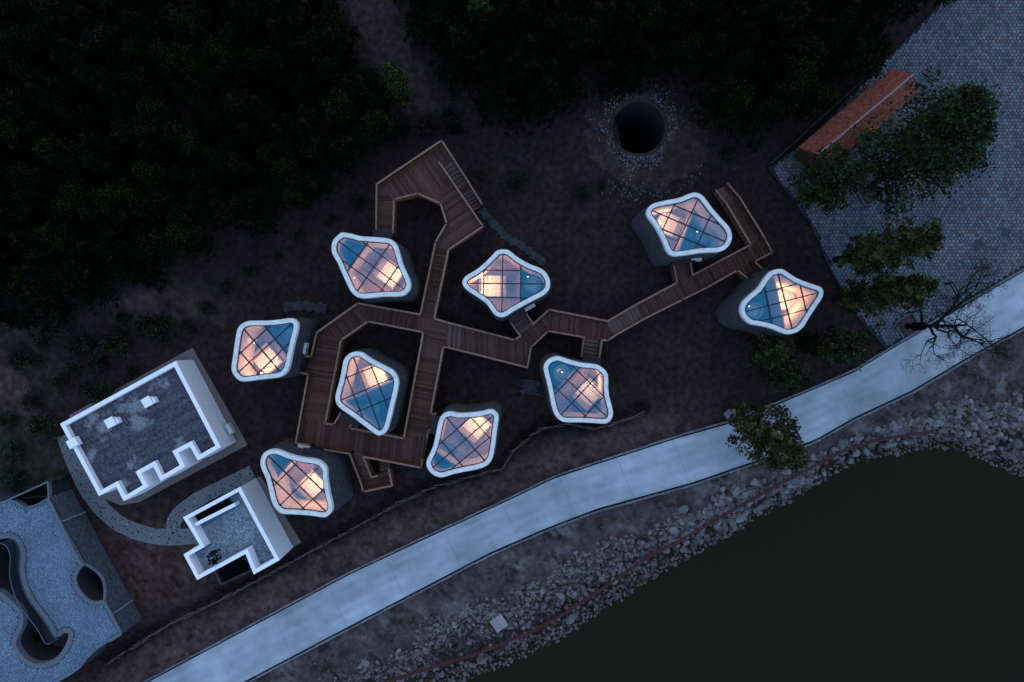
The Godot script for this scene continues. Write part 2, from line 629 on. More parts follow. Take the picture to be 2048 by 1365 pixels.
func hex_mesh(r: float) -> ArrayMesh:
	var s := Shape.new()
	var lo := PackedVector2Array()
	var hi := PackedVector2Array()
	for k in 6:
		var a := TAU * (k + 0.5) / 6.0
		lo.append(Vector2(cos(a), sin(a)) * r)
		hi.append(Vector2(cos(a), sin(a)) * (r - 0.016))
	s.skirt(lo, -0.03, lo, 0.045)
	s.skirt(lo, 0.045, hi, 0.06)
	s.flat(hi, 0.06)
	return s.done()

func build_plaza() -> void:
	var border := line_px([1538, 336, 1620, 275, 1720, 172, 1800, 92, 1900, -12, 2010, -130, 2300, -130, 2300, 376])
	# southern side follows the road
	for px in [2180.0, 2048.0, 1964.0, 1870.0, 1809.0, 1776.0]:
		var q := P2(px, 600)
		border.append(Vector2(q.x, z_at(road_n, q.x) - 0.1))
	border.append_array(line_px([1706, 622, 1662, 540, 1620, 442, 1580, 392]))
	var plaza := setting("plaza_paving")
	var bed := Shape.new()
	bed.prism(border, -0.2, 0.005)
	piece("joint_bed", bed, M.joint, plaza)
	var edge := Shape.new()
	var list := line_px([1538, 336, 1580, 392, 1620, 442, 1662, 540, 1706, 622, 1776, 700])
	var inkr := RandomNumberGenerator.new()
	inkr.seed = 3
	for i in list.size() - 1:
		var d := list[i + 1] - list[i]
		var n := int(d.length() / 0.6)
		for k in n:
			edge.ink = Color(0.045, 0.042, 0.05) * inkr.randf_range(0.7, 1.3)
			edge.beam(v3(list[i] + d * (k + 0.02) / n, 0.03), v3(list[i] + d * (k + 0.98) / n, 0.03), 0.12, 0.14)
	piece("edging", edge, M.kerb, plaza)
	# openings left round two trees
	var pits := [P2(1738, 386), P2(1816, 654)]
	var turn := [0.55, 0.55]
	var r := 0.152
	var dx := 0.29
	var dz := 0.29 * 0.866
	var spots: Array[Vector2] = []
	var shrunk := Geometry2D.offset_polygon(border, -0.13)[0]
	var z := -40.0
	var row := 0
	while z < 4.0:
		var x := 18.0 + (dx * 0.5 if row % 2 else 0.0)
		while x < 48.0:
			var p := Vector2(x, z)
			if Geometry2D.is_point_in_polygon(p, shrunk):
				var free := true
				for k in 2:
					var e: Vector2 = (p - pits[k]).rotated(turn[k])
					if maxf(absf(e.x), absf(e.y)) < 0.86:
						free = false
				if free:
					spots.append(p)
			x += dx
		z += dz
		row += 1
	var mm := MultiMesh.new()
	mm.transform_format = MultiMesh.TRANSFORM_3D
	mm.use_colors = true
	mm.mesh = hex_mesh(r)
	mm.instance_count = spots.size()
	for i in spots.size():
		var p := spots[i]
		mm.set_instance_transform(i, Transform3D(Basis(Vector3.UP, inkr.randf_range(-0.02, 0.02)), v3(p, inkr.randf_range(-0.004, 0.006))))
		var tone := inkr.randf_range(0.62, 1.15) * (1.0 + 0.35 * hump.get_noise_2d(p.x * 1.4, p.y * 1.4))
		mm.set_instance_color(i, Color(0.122, 0.156, 0.192).lerp(Color(0.168, 0.142, 0.165), inkr.randf()) * tone)
	var o := MultiMeshInstance3D.new()
	o.name = "paving_stones"
	o.multimesh = mm
	o.material_override = M.paver
	stuff(o)
	plaza.add_child(o)
	for k in 2:
		var t := thing("tree_pit", ["square stone kerb round the trunk of the largest leafy tree", "square stone kerb round the foot of the bare tree"][k], "tree pit", v3(pits[k], 0.0), "tree pits in the paving")
		var b := Basis(Vector3.UP, turn[k])
		for e in 4:
			var s := Shape.new()
			s.ink = Color(0.12, 0.13, 0.16)
			var q := b * Basis(Vector3.UP, e * PI / 2)
			s.slab(v3(pits[k], 0.07) + q * Vector3(0.79, 0, 0.0), Vector3(0.12, 0.2, 1.44), q, 0.02)
			piece("kerb_stone", s, M.kerb, t)
		var s2 := Shape.new()
		s2.ink = Color(1, 1, 1)
		s2.box(v3(pits[k], 0.0), Vector3(1.46, 0.06, 1.46), b)
		piece("earth", s2, M.pit_earth, t)
	for c in [[2012, 465, "round iron cover in the paving near the picture's right edge", 0.33], [1958, 489, "round iron cover in the paving, nearer the lone green trees", 0.36]]:
		var at := P(c[0], c[1], 0.07)
		var t := thing("manhole_cover", c[2], "manhole cover", at, "covers in the paving")
		var s := Shape.new()
		s.lathe(at, [Vector2(c[3], -0.02), Vector2(c[3], 0.012), Vector2(c[3] - 0.03, 0.02), Vector2(c[3] - 0.05, 0.008), Vector2(0.0, 0.008)], 20)
		piece("lid", s, M.iron, t)
		var s3 := Shape.new()
		for k in 5:
			s3.box(at + Vector3(0, 0.012, (k - 2) * 0.1), Vector3(0.4, 0.012, 0.03))
		piece("tread", s3, M.iron, t)

func rock_mesh(seed_value: int) -> ArrayMesh:
	var r := RandomNumberGenerator.new()
	r.seed = seed_value
	var g := (1.0 + sqrt(5.0)) / 2.0
	var base := [Vector3(-1, g, 0), Vector3(1, g, 0), Vector3(-1, -g, 0), Vector3(1, -g, 0), Vector3(0, -1, g), Vector3(0, 1, g), Vector3(0, -1, -g), Vector3(0, 1, -g), Vector3(g, 0, -1), Vector3(g, 0, 1), Vector3(-g, 0, -1), Vector3(-g, 0, 1)]
	var faces := [[0, 11, 5], [0, 5, 1], [0, 1, 7], [0, 7, 10], [0, 10, 11], [1, 5, 9], [5, 11, 4], [11, 10, 2], [10, 7, 6], [7, 1, 8], [3, 9, 4], [3, 4, 2], [3, 2, 6], [3, 6, 8], [3, 8, 9], [4, 9, 5], [2, 4, 11], [6, 2, 10], [8, 6, 7], [9, 8, 1]]
	var f := FastNoiseLite.new()
	f.seed = seed_value
	f.frequency = 0.9
	var place := func(p: Vector3) -> Vector3:
		var d := p.normalized()
		var q := d * (1.12 + 0.35 * f.get_noise_3dv(d * 1.4))
		# knock flat faces into it
		for k in 8:
			var cut := Vector3(sin(seed_value * 1.7 + k * 2.1), [0.1, 0.9, -0.1, 0.3, 1.6, 0.0, 0.5, 0.2][k], cos(seed_value * 0.9 + k * 2.4)).normalized()
			var over := q.dot(cut) - 0.68
			if over > 0.0:
				q -= cut * over
		return q
	var s := Shape.new()
	for t in faces:
		var a: Vector3 = base[t[0]]
		var b: Vector3 = base[t[1]]
		var c: Vector3 = base[t[2]]
		var ab := (a + b) * 0.5
		var bc := (b + c) * 0.5
		var ca := (c + a) * 0.5
		for u in [[a, ab, ca], [b, bc, ab], [c, ca, bc], [ab, bc, ca]]:
			var m0: Vector3 = place.call(u[0])
			var m1: Vector3 = place.call(u[1])
			var m2: Vector3 = place.call(u[2])
			s.tri(m0, m1, m2, m0 + m1 + m2)
	return s.done()

func build_bank() -> void:
	var bank := setting("stone_bank")
	var kinds := []
	for k in 6:
		kinds.append(rock_mesh(20 + k))
	var r := RandomNumberGenerator.new()
	r.seed = 77
	var all := []
	var x := -22.0
	while x < 44.0:
		var z0 := z_at(road_s, x)
		var z1 := z_at(shore, x) + 0.35
		var z := z0 + 0.5
		while z < z1:
			var p := Vector2(x + r.randf_range(-0.13, 0.13), z + r.randf_range(-0.13, 0.13))
			z += 0.25
			if p.y > 33.0:
				continue
			var t := bank_share(p.x, p.y)
			var wild := hump.get_noise_2d(p.x * 1.3 + 20.0, p.y * 1.3)
			var start := 0.36 if p.x < 14.0 else 0.30
			if p.x > 27.0:
				start = 0.42 + (p.x - 27.0) * 0.006
			var chance := smooth01(start - 0.06, start + 0.10, t + wild * 0.2)
			if absf(t - 0.80) < 0.07 and wild < 0.1:
				chance *= 0.35
			if wild < -0.30 and t < 0.9 and p.x < 25.0:
				chance *= 0.3
			var loose := r.randf() > chance
			if loose and (t < 0.1 or r.randf() > 0.16 * smooth01(0.05, 0.3, t)):
				continue
			var size := r.randf_range(0.095, 0.20) * (1.0 + 0.5 * r.randf() * r.randf())
			if p.x > 12.0 and t < 0.95:
				size *= 1.38
			if t > 0.93:
				size *= 0.82
			if loose:
				size = r.randf_range(0.045, 0.085)
			elif r.randf() < 0.02:
				size *= 1.6
			var y := maxf(terrain(p.x, p.y), LAKE_Y - 0.05)
			var tone := r.randf_range(0.40, 1.25) * (1.5 if r.randf() < 0.06 else 1.0)
			var ink := Color(0.215, 0.188, 0.198).lerp(Color(0.240, 0.182, 0.180), r.randf()) * tone
			if t > 0.86:
				ink = ink * 0.85
			if r.randf() < 0.10 and t > 0.5:
				ink = Color(0.09, 0.08, 0.055) * tone
			var b := Basis(Vector3.UP, r.randf() * TAU) * Basis(Vector3.RIGHT, r.randf_range(-0.4, 0.4))
			b = b.scaled(Vector3(size * r.randf_range(0.85, 1.25), size * r.randf_range(0.55, 0.85), size * r.randf_range(0.85, 1.2)))
			all.append({"s": size, "t": Transform3D(b, Vector3(p.x, y + size * 0.25, p.y)), "c": ink, "k": r.randi() % 6})
		x += 0.25
	all.sort_custom(func(a, b): return a.s > b.s)
	var tones := []
	for k in 5:
		tones.append(mat(lin(0.16, 0.165, 0.19) * 1.0, 0.95, M.stone.albedo_texture, 0.8))
		tones[k].albedo_color = lin(0.13 + 0.045 * k, 0.112 + 0.041 * k, 0.12 + 0.043 * k)
	for i in mini(300, all.size()):
		var o := MeshInstance3D.new()
		o.name = "stone"
		o.mesh = kinds[all[i].k]
		o.material_override = tones[i % 5]
		o.transform = all[i].t
		bank.add_child(o, true)
	for k in 6:
		var some := []
		for i in range(300, all.size()):
			if all[i].k == k:
				some.append(all[i])
		var mm := MultiMesh.new()
		mm.transform_format = MultiMesh.TRANSFORM_3D
		mm.use_colors = true
		mm.mesh = kinds[k]
		mm.instance_count = some.size()
		for i in some.size():
			mm.set_instance_transform(i, some[i].t)
			mm.set_instance_color(i, some[i].c)
		var o := MultiMeshInstance3D.new()
		o.name = "rubble"
		o.multimesh = mm
		o.material_override = M.stone
		stuff(o)
		bank.add_child(o, true)
	M.rocks = kinds
	# flat concrete cover lying among the stones
	var at := P(998, 1247, -0.62)
	var t := thing("concrete_slab", "pale square concrete slab lying among the bank stones", "slab", at)
	for e in [-1, 1]:
		var s := Shape.new()
		s.ink = Color(0.34, 0.30, 0.30) * (1.0 + 0.05 * e)
		var b := Basis(Vector3.UP, 0.62)
		s.slab(at + b * Vector3(e * 0.27, 0.02, 0), Vector3(0.53, 0.14, 1.06), b, 0.015)
		piece("half_slab", s, M.kerb, t)
	# heap of pale stones at the foot of the roadside tree
	for k in 9:
		var a := k * 0.7
		var c := P(1466 + cos(a) * (4 + k * 1.6), 833 + sin(a) * (3 + k * 0.9), 0.1)
		var st := thing("boulder", "pale boulder in the little heap at the foot of the roadside tree", "boulder", c, "heap of boulders by the road")
		var o := piece("rock", kinds[k % 6], tones[3 + k % 2], st)
		o.transform = Transform3D(Basis(Vector3.UP, a).scaled(Vector3(0.24, 0.19, 0.21) * (0.7 + 0.07 * k)), Vector3.ZERO)

func build_shore_rail() -> void:
	var pts := line_px([560, 1425, 782, 1363, 885, 1332, 988, 1298, 1090, 1254, 1193, 1189, 1295, 1117, 1348, 1090, 1450, 1030, 1553, 970, 1638, 926, 1676, 905, 1758, 881, 1874, 865], 0.05)
	pts = smooth_open(pts, 4)
	var t := thing("shore_railing", "dark red two-bar railing running along the stony lake shore", "railing", v3(pts[20], -0.8))
	for bar in 3:
		var s := Shape.new()
		var line := PackedVector3Array()
		var rad := PackedFloat32Array()
		for i in pts.size():
			var d := (pts[mini(i + 1, pts.size() - 1)] - pts[maxi(i - 1, 0)]).normalized()
			var g := maxf(LAKE_Y, terrain(pts[i].x, pts[i].y))
			line.append(v3(pts[i] + Vector2(-d.y, d.x) * [-0.085, 0.0, 0.085][bar], g + [0.82, 0.86, 0.82][bar]))
			rad.append(0.042)
		s.tube(line, rad, 6)
		piece("bar", s, M.red, t)
	for i in range(0, pts.size(), 2):
		var s := Shape.new()
		var g := maxf(LAKE_Y - 0.3, terrain(pts[i].x, pts[i].y))
		s.tube(PackedVector3Array([v3(pts[i], g - 0.2), v3(pts[i], g + 0.84)]), PackedFloat32Array([0.045, 0.045]), 6)
		s.box(v3(pts[i], g + 0.8), Vector3(0.3, 0.05, 0.3), Basis(Vector3.UP, 0.55))
		piece("post", s, M.red, t)

func build_fence() -> void:
	var pts := line_px([215, 1328, 342, 1247, 444, 1199, 560, 1138, 700, 1062, 790, 1010, 871, 973, 940, 955, 1005, 938, 1024, 906, 1080, 860, 1130, 850, 1192, 858, 1245, 843, 1291, 826], 0.6)
	var t := thing("branch_fence", "rustic fence of crossed bare branches along the earth above the road", "fence", v3(pts[5], 0.0))
	var r := RandomNumberGenerator.new()
	r.seed = 8
	for i in pts.size() - 1:
		var d := pts[i + 1] - pts[i]
		var n := int(d.length() / 1.15) + 1
		for k in n:
			var a := pts[i] + d * float(k) / n
			var b := pts[i] + d * float(k + 1) / n
			var w := func(p: Vector2, y: float) -> Vector3: return v3(p + Vector2(r.randf_range(-0.12, 0.12), r.randf_range(-0.12, 0.12)), y)
			for e in [[w.call(a, -0.1), w.call(a, r.randf_range(0.8, 1.05)), "stake"], [w.call(a, 0.55), w.call(b, r.randf_range(0.5, 0.75)), "branch"], [w.call(a, 0.15), w.call(b, 0.85), "branch"], [w.call(a, 0.8), w.call(b, 0.2), "branch"]]:
				var s := Shape.new()
				var mid: Vector3 = (e[0] + e[1]) * 0.5 + Vector3(r.randf_range(-0.06, 0.06), r.randf_range(-0.04, 0.04), r.randf_range(-0.06, 0.06))
				s.tube(PackedVector3Array([e[0], mid, e[1]]), PackedFloat32Array([0.022, 0.018, 0.010]), 4)
				piece(e[2], s, M.twig, t)

# ---------------------------------------------------------------- pods
const PODS := [
	{"who": "the uppermost left pod by the looped deck", "o": [650, 440], "k": 7.582, "top": 5.2, "floor": 1.8,
	"out": [255,187,400,208,540,245,700,255,860,268,985,288,1060,335,1100,400,1135,505,1170,630,1210,740,1265,850,1300,960,1295,1040,1255,1100,1190,1150,1080,1165,900,1165,740,1180,590,1192,490,1175,410,1115,355,1030,300,910,240,780,185,650,110,520,92,430,105,340,150,265,210,215],
	"bars": [[215,335,1165,1025],[650,395,1090,715],[400,715,860,1050],[960,400,490,1080],[1090,735,860,1060],[620,380,335,785]],
	"wall": [760,350,330,900], "bed": [960,800,0.81,0.59], "tub": [560,500], "spot": [440,885], "porch": [870,232], "tilt": 0.09},
	{"who": "the diamond-shaped pod in the middle", "o": [900, 480], "k": 7.582, "top": 4.6, "floor": 0.9,
	"out": [800,140,880,150,940,190,1000,240,1090,300,1210,365,1330,410,1430,465,1490,545,1523,640,1515,730,1470,800,1390,860,1250,930,1100,1010,960,1090,870,1150,790,1175,720,1165,660,1120,610,1050,560,980,490,920,400,860,300,795,220,730,185,660,195,600,240,545,330,490,440,420,540,330,640,230,710,160],
	"bars": [[800,240,785,1085],[515,460,505,860],[1075,400,1068,880],[520,460,1070,465],[270,658,1430,672],[515,870,1070,880]],
	"wall": [1060,330,1050,1000], "bed": [660,700,-1.0,0.0], "tub": [1250,690], "spot": [1180,560], "porch": [1010,1135], "tilt": -0.52},
	{"who": "the pod below the stone-ringed pit", "o": [1260, 370], "k": 7.582, "top": 4.9, "floor": 0.6,
	"out": [985,113,1060,130,1120,175,1180,250,1250,345,1340,450,1430,550,1510,640,1550,740,1545,840,1500,930,1430,990,1340,1020,1200,1025,1060,1035,900,1060,760,1078,680,1083,610,1060,560,1010,520,920,470,800,410,690,340,580,270,490,248,420,270,350,330,295,420,260,560,230,700,205,800,175,900,130],
	"bars": [[360,400,1440,860],[670,310,1200,535],[510,680,1040,900],[670,310,505,660],[960,370,705,905],[1225,470,1010,930]],
	"wall": [985,220,690,1000], "bed": [600,600,-0.92,-0.39], "tub": [1120,760], "spot": [1020,710], "porch": [780,1125], "tilt": -0.12},
	{"who": "the pod nearest the bare tree", "o": [1440, 520], "k": 7.582, "top": 4.9, "floor": 0.6,
	"out": [935,135,1000,165,1080,220,1170,275,1290,325,1420,370,1520,405,1565,445,1575,510,1550,590,1490,680,1410,800,1340,910,1270,1020,1190,1090,1100,1125,1010,1130,920,1100,800,1050,650,1010,500,985,430,955,370,900,325,830,310,750,325,680,370,605,450,530,560,440,620,360,680,270,750,190,820,150],
	"bars": [[890,240,1090,1025],[1215,380,1300,740],[690,480,780,920],[700,490,1180,365],[400,785,1460,505],[800,885,1290,760]],
	"wall": [720,300,880,1030], "bed": [1030,590,-0.97,0.25], "tub": [520,770], "spot": [445,705], "porch": [640,235], "tilt": -0.7},
	{"who": "the pod beside the large flat white roof", "o": [450, 610], "k": 7.582, "top": 5.2, "floor": 1.8,
	"out": [985,200,1050,212,1100,270,1110,340,1090,430,1055,560,1025,690,1000,820,970,950,930,1030,860,1085,780,1110,640,1125,480,1145,330,1165,230,1160,160,1110,105,1030,90,950,105,840,125,700,145,560,165,440,190,350,250,285,340,245,450,238,620,238,760,228,880,212],
	"bars": [[290,375,830,1010],[620,345,880,670],[240,725,505,1035],[990,310,205,1020],[630,370,240,725],[880,670,505,1035]],
	"wall": [640,300,960,700], "bed": [620,830,0.65,0.76], "tub": [950,450], "spot": [440,580], "porch": [1065,900], "tilt": 1.35},
	{"who": "the pod enclosed by the boardwalk", "o": [650, 690], "k": 6.827, "top": 5.2, "floor": 1.8,
	"out": [440,90,520,110,590,160,700,225,820,285,920,340,980,410,1005,490,1000,570,980,680,950,800,920,930,890,1050,860,1150,810,1215,740,1243,680,1220,600,1160,480,1070,350,970,230,890,160,820,137,740,145,660,180,540,215,400,235,280,260,190,320,125,380,97],
	"bars": [[395,190,750,1140],[640,315,815,755],[305,460,470,880],[305,445,650,305],[230,750,910,460],[470,905,815,760]],
	"wall": [210,800,930,495], "bed": [655,430,0.93,-0.35], "tub": [650,880], "spot": [530,940], "porch": [370,1010], "tilt": 0.6},
	{"who": "the pod at the foot of the short stairs", "o": [1070, 690], "k": 7.582, "top": 4.6, "floor": 0.6,
	"out": [320,170,400,182,500,215,620,250,740,275,880,287,970,310,1050,365,1100,430,1115,520,1115,640,1125,760,1155,880,1185,1000,1180,1090,1140,1160,1070,1198,960,1195,800,1185,640,1180,480,1180,380,1150,310,1080,265,980,235,850,205,690,170,540,135,400,130,330,160,260,220,205],
	"bars": [[460,505,1080,1080],[640,390,1035,775],[370,705,760,1075],[985,430,415,1040],[1035,790,755,1080],[640,390,310,740]],
	"wall": [640,330,260,760], "bed": [800,760,0.68,-0.73], "tub": [400,430], "spot": [410,415], "porch": [860,255], "tilt": 0.1},
	{"who": "the pod at the boardwalk's lower right corner", "o": [840, 800], "k": 7.582, "top": 5.2, "floor": 1.8,
	"out": [1070,143,1130,160,1180,210,1195,270,1185,370,1165,500,1150,630,1130,760,1105,880,1060,960,1000,1010,900,1050,760,1080,600,1110,460,1145,340,1180,260,1170,180,1130,120,1060,92,970,110,890,160,790,200,690,230,560,255,430,285,310,325,235,390,190,480,178,570,200,700,198,860,185,970,165],
	"bars": [[770,265,1050,575],[430,300,960,900],[380,690,665,1030],[345,630,745,285],[230,1000,1090,255],[605,945,1050,575]],
	"wall": [300,760,720,1060], "bed": [830,420,0.68,-0.73], "tub": [440,760], "spot": [770,950], "porch": [240,385], "tilt": 1.45},
	{"who": "the pod beside the small white house", "o": [500, 880], "k": 7.582, "top": 5.2, "floor": 1.8,
	"out": [370,143,450,160,560,205,690,245,830,275,970,290,1060,320,1130,380,1168,450,1172,560,1190,700,1215,840,1245,960,1252,1050,1225,1120,1150,1175,1080,1180,960,1160,800,1145,640,1135,500,1130,420,1090,350,1000,305,880,275,740,235,590,180,470,152,370,165,270,210,195,280,155],
	"bars": [[300,270,1140,1080],[700,390,1090,760],[405,655,810,1040],[1040,415,450,1000],[1095,765,800,1040],[640,420,410,650]],
	"wall": [700,300,290,760], "bed": [930,700,0.7,-0.7], "tub": [430,420], "spot": [450,755], "porch": [940,215], "tilt": 0.15},
]

func half_plane(a: Vector2, b: Vector2, side: float) -> PackedVector2Array:
	var d := (b - a).normalized()
	var n := Vector2(-d.y, d.x) * side
	return PackedVector2Array([a - d * 30.0, a + d * 30.0, a + d * 30.0 + n * 30.0, a - d * 30.0 + n * 30.0])

func cut_by(polys: Array, a: Vector2, b: Vector2) -> Array:
	var out := []
	for p in polys:
		for s in [-1.0, 1.0]:
			for q in Geometry2D.intersect_polygons(p, half_plane(a, b, s)):
				var area := 0.0
				for i in q.size():
					area += q[i].cross(q[(i + 1) % q.size()])
				if absf(area) > 0.02:
					out.append(q)
	return out

func centre_of(pts: PackedVector2Array) -> Vector2:
	var c := Vector2.ZERO
	for p in pts:
		c += p
	return c / pts.size()

func scaled(pts: PackedVector2Array, c: Vector2, k: float) -> PackedVector2Array:
	var out := PackedVector2Array()
	for p in pts:
		out.append(c + (p - c) * k)
	return out

func inside_span(poly: PackedVector2Array, a: Vector2, b: Vector2) -> Array:
	var d := (b - a).normalized()
	return Geometry2D.intersect_polyline_with_polygon(PackedVector2Array([a - d * 20.0, b + d * 20.0]), poly)

func build_pod(d: Dictionary) -> void:
	var top: float = d.top
	var fl: float = d.floor
	var edge := smooth_closed(zoomed(d.out, d.o, d.k, top), 2)
	var c := centre_of(edge)
	var pod := thing("glass_roofed_pod", "pale-rimmed pod with gridded glass roof, " + d.who, "pod", v3(c, 0.0), "glass-roofed pods round the boardwalk")
	var inner := offset_closed(edge, -0.33)
	var s := Shape.new()
	s.soft_skirt(edge, top - 0.34, edge, top - 0.03)
	s.soft_skirt(edge, top - 0.03, offset_closed(edge, -0.03), top)
	s.ring(offset_closed(edge, -0.03), offset_closed(edge, -0.30), top)
	s.soft_skirt(offset_closed(edge, -0.30), top, inner, top - 0.03, -1.0)
	s.soft_skirt(inner, top - 0.03, inner, top - 0.34, -1.0)
	s.ring(edge, inner, top - 0.34, -1.0)
	piece("rim", s, M.rim, pod)
	s = Shape.new()
	var low := scaled(edge, c, 1.07)
	var mid := scaled(edge, c, 1.055)
	var high := scaled(edge, c, 0.985)
	s.soft_skirt(low, -0.3, mid, top * 0.55)
	s.soft_skirt(mid, top * 0.55, high, top - 0.342)
	piece("wall", s, M.shell, pod)
	s = Shape.new()
	s.soft_skirt(inner, fl, inner, top - 0.345, -1.0)
	s.ring(inner, high, top - 0.345, 1.0)
	piece("lining", s, M.inner, pod)
	# the floor: boards on the sleeping side, slate on the washing side
	var wa := P2(d.o[0] + d.wall[0] / d.k, d.o[1] + d.wall[1] / d.k, fl + 0.8)
	var wb := P2(d.o[0] + d.wall[2] / d.k, d.o[1] + d.wall[3] / d.k, fl + 0.8)
	var bed_at := P2(d.o[0] + d.bed[0] / d.k, d.o[1] + d.bed[1] / d.k, fl + 0.5)
	var tub_at := P2(d.o[0] + d.tub[0] / d.k, d.o[1] + d.tub[1] / d.k, fl + 0.3)
	var side := 1.0 if Geometry2D.is_point_in_polygon(bed_at, half_plane(wa, wb, 1.0)) else -1.0
	s = Shape.new()
	for q in Geometry2D.intersect_polygons(inner, half_plane(wa, wb, -side)):
		s.flat(q, fl)
	piece("slate_floor", s, M.slate, pod)
	s = Shape.new()
	var hd := Vector2(d.bed[2], d.bed[3]).normalized()
	var across := Vector2(-hd.y, hd.x)
	var dry := Geometry2D.intersect_polygons(inner, half_plane(wa, wb, side))
	for k in 46:
		var o := bed_at + across * (k - 23) * 0.19
		var strip := PackedVector2Array([o - hd * 6.0, o + hd * 6.0, o + hd * 6.0 + across * 0.183, o - hd * 6.0 + across * 0.183])
		for q in dry:
			for e in Geometry2D.intersect_polygons(strip, q):
				s.ink = Color(0.40, 0.225, 0.150) * rng.randf_range(0.78, 1.15)
				s.flat(e, fl + 0.01)
	var boards := piece("floorboards", s, M.oak, pod)
	stuff(boards)
	s = Shape.new()
	for q in dry:
		s.flat(q, fl)
	piece("subfloor", s, M.slate, pod)
	for span in inside_span(inner, wa, wb):
		s = Shape.new()
		s.beam(v3(span[0], fl + 1.05), v3(span[span.size() - 1], fl + 1.05), 0.10, 2.1)
		piece("partition", s, M.inner, pod)
	# glazing: one pane for each cell of the grid
	var gy := top - 0.14
	var polys := [offset_closed(edge, -0.34)]
	var bars := []
	for b in d.bars:
		var a := P2(d.o[0] + b[0] / d.k, d.o[1] + b[1] / d.k, gy)
		var e := P2(d.o[0] + b[2] / d.k, d.o[1] + b[3] / d.k, gy)
		bars.append([a, e])
		polys = cut_by(polys, a, e)
	for q in polys:
		s = Shape.new()
		s.flat(q, gy)
		piece("pane", s, M.glass, pod)
	var n := 0
	for b in bars:
		for span in inside_span(inner, b[0], b[1]):
			# short bars stop at the ones they meet: keep to the drawn length, let run to the rim where close
			var p0: Vector2 = b[0]
			var p1: Vector2 = b[1]
			var e0: Vector2 = span[0]
			var e1: Vector2 = span[span.size() - 1]
			if (p1 - p0).dot(e1 - e0) < 0.0:
				var t := e0
				e0 = e1
				e1 = t
			if p0.distance_to(e0) > 0.9: e0 = p0
			if p1.distance_to(e1) > 0.9: e1 = p1
			s = Shape.new()
			s.beam(v3(e0, gy + 0.004 + 0.003 * n), v3(e1, gy + 0.004 + 0.003 * n), 0.075, 0.11)
			piece("glazing_bar", s, M.frame, pod)
		n += 1
	s = Shape.new()
	s.ring(inner, offset_closed(edge, -0.39), gy + 0.05)
	s.skirt(offset_closed(edge, -0.39), gy - 0.05, offset_closed(edge, -0.39), gy + 0.05, -1.0)
	piece("glazing_frame", s, M.frame, pod)
	# porch hood and door, set against the wall
	var pp := P2(d.o[0] + d.porch[0] / d.k, d.o[1] + d.porch[1] / d.k, fl + 2.35)
	var near := 0
	for i in mid.size():
		if mid[i].distance_to(pp) < mid[near].distance_to(pp):
			near = i
	var tang := (mid[(near + 2) % mid.size()] - mid[(near + mid.size() - 2) % mid.size()]).normalized()
	var bas := Basis(v3(tang, 0), Vector3.UP, v3(tang, 0).cross(Vector3.UP))
	s = Shape.new()
	s.slab(v3(pp, fl + 2.32), Vector3(1.35, 0.12, 0.7), bas, 0.02)
	piece("porch_hood", s, M.canopy, pod)
	s = Shape.new()
	s.box(v3(mid[near], fl + 1.08), Vector3(1.0, 2.16, 0.24), bas)
	piece("door", s, M.canopy, pod)
	furnish(d, bed_at, hd, across, tub_at, fl)

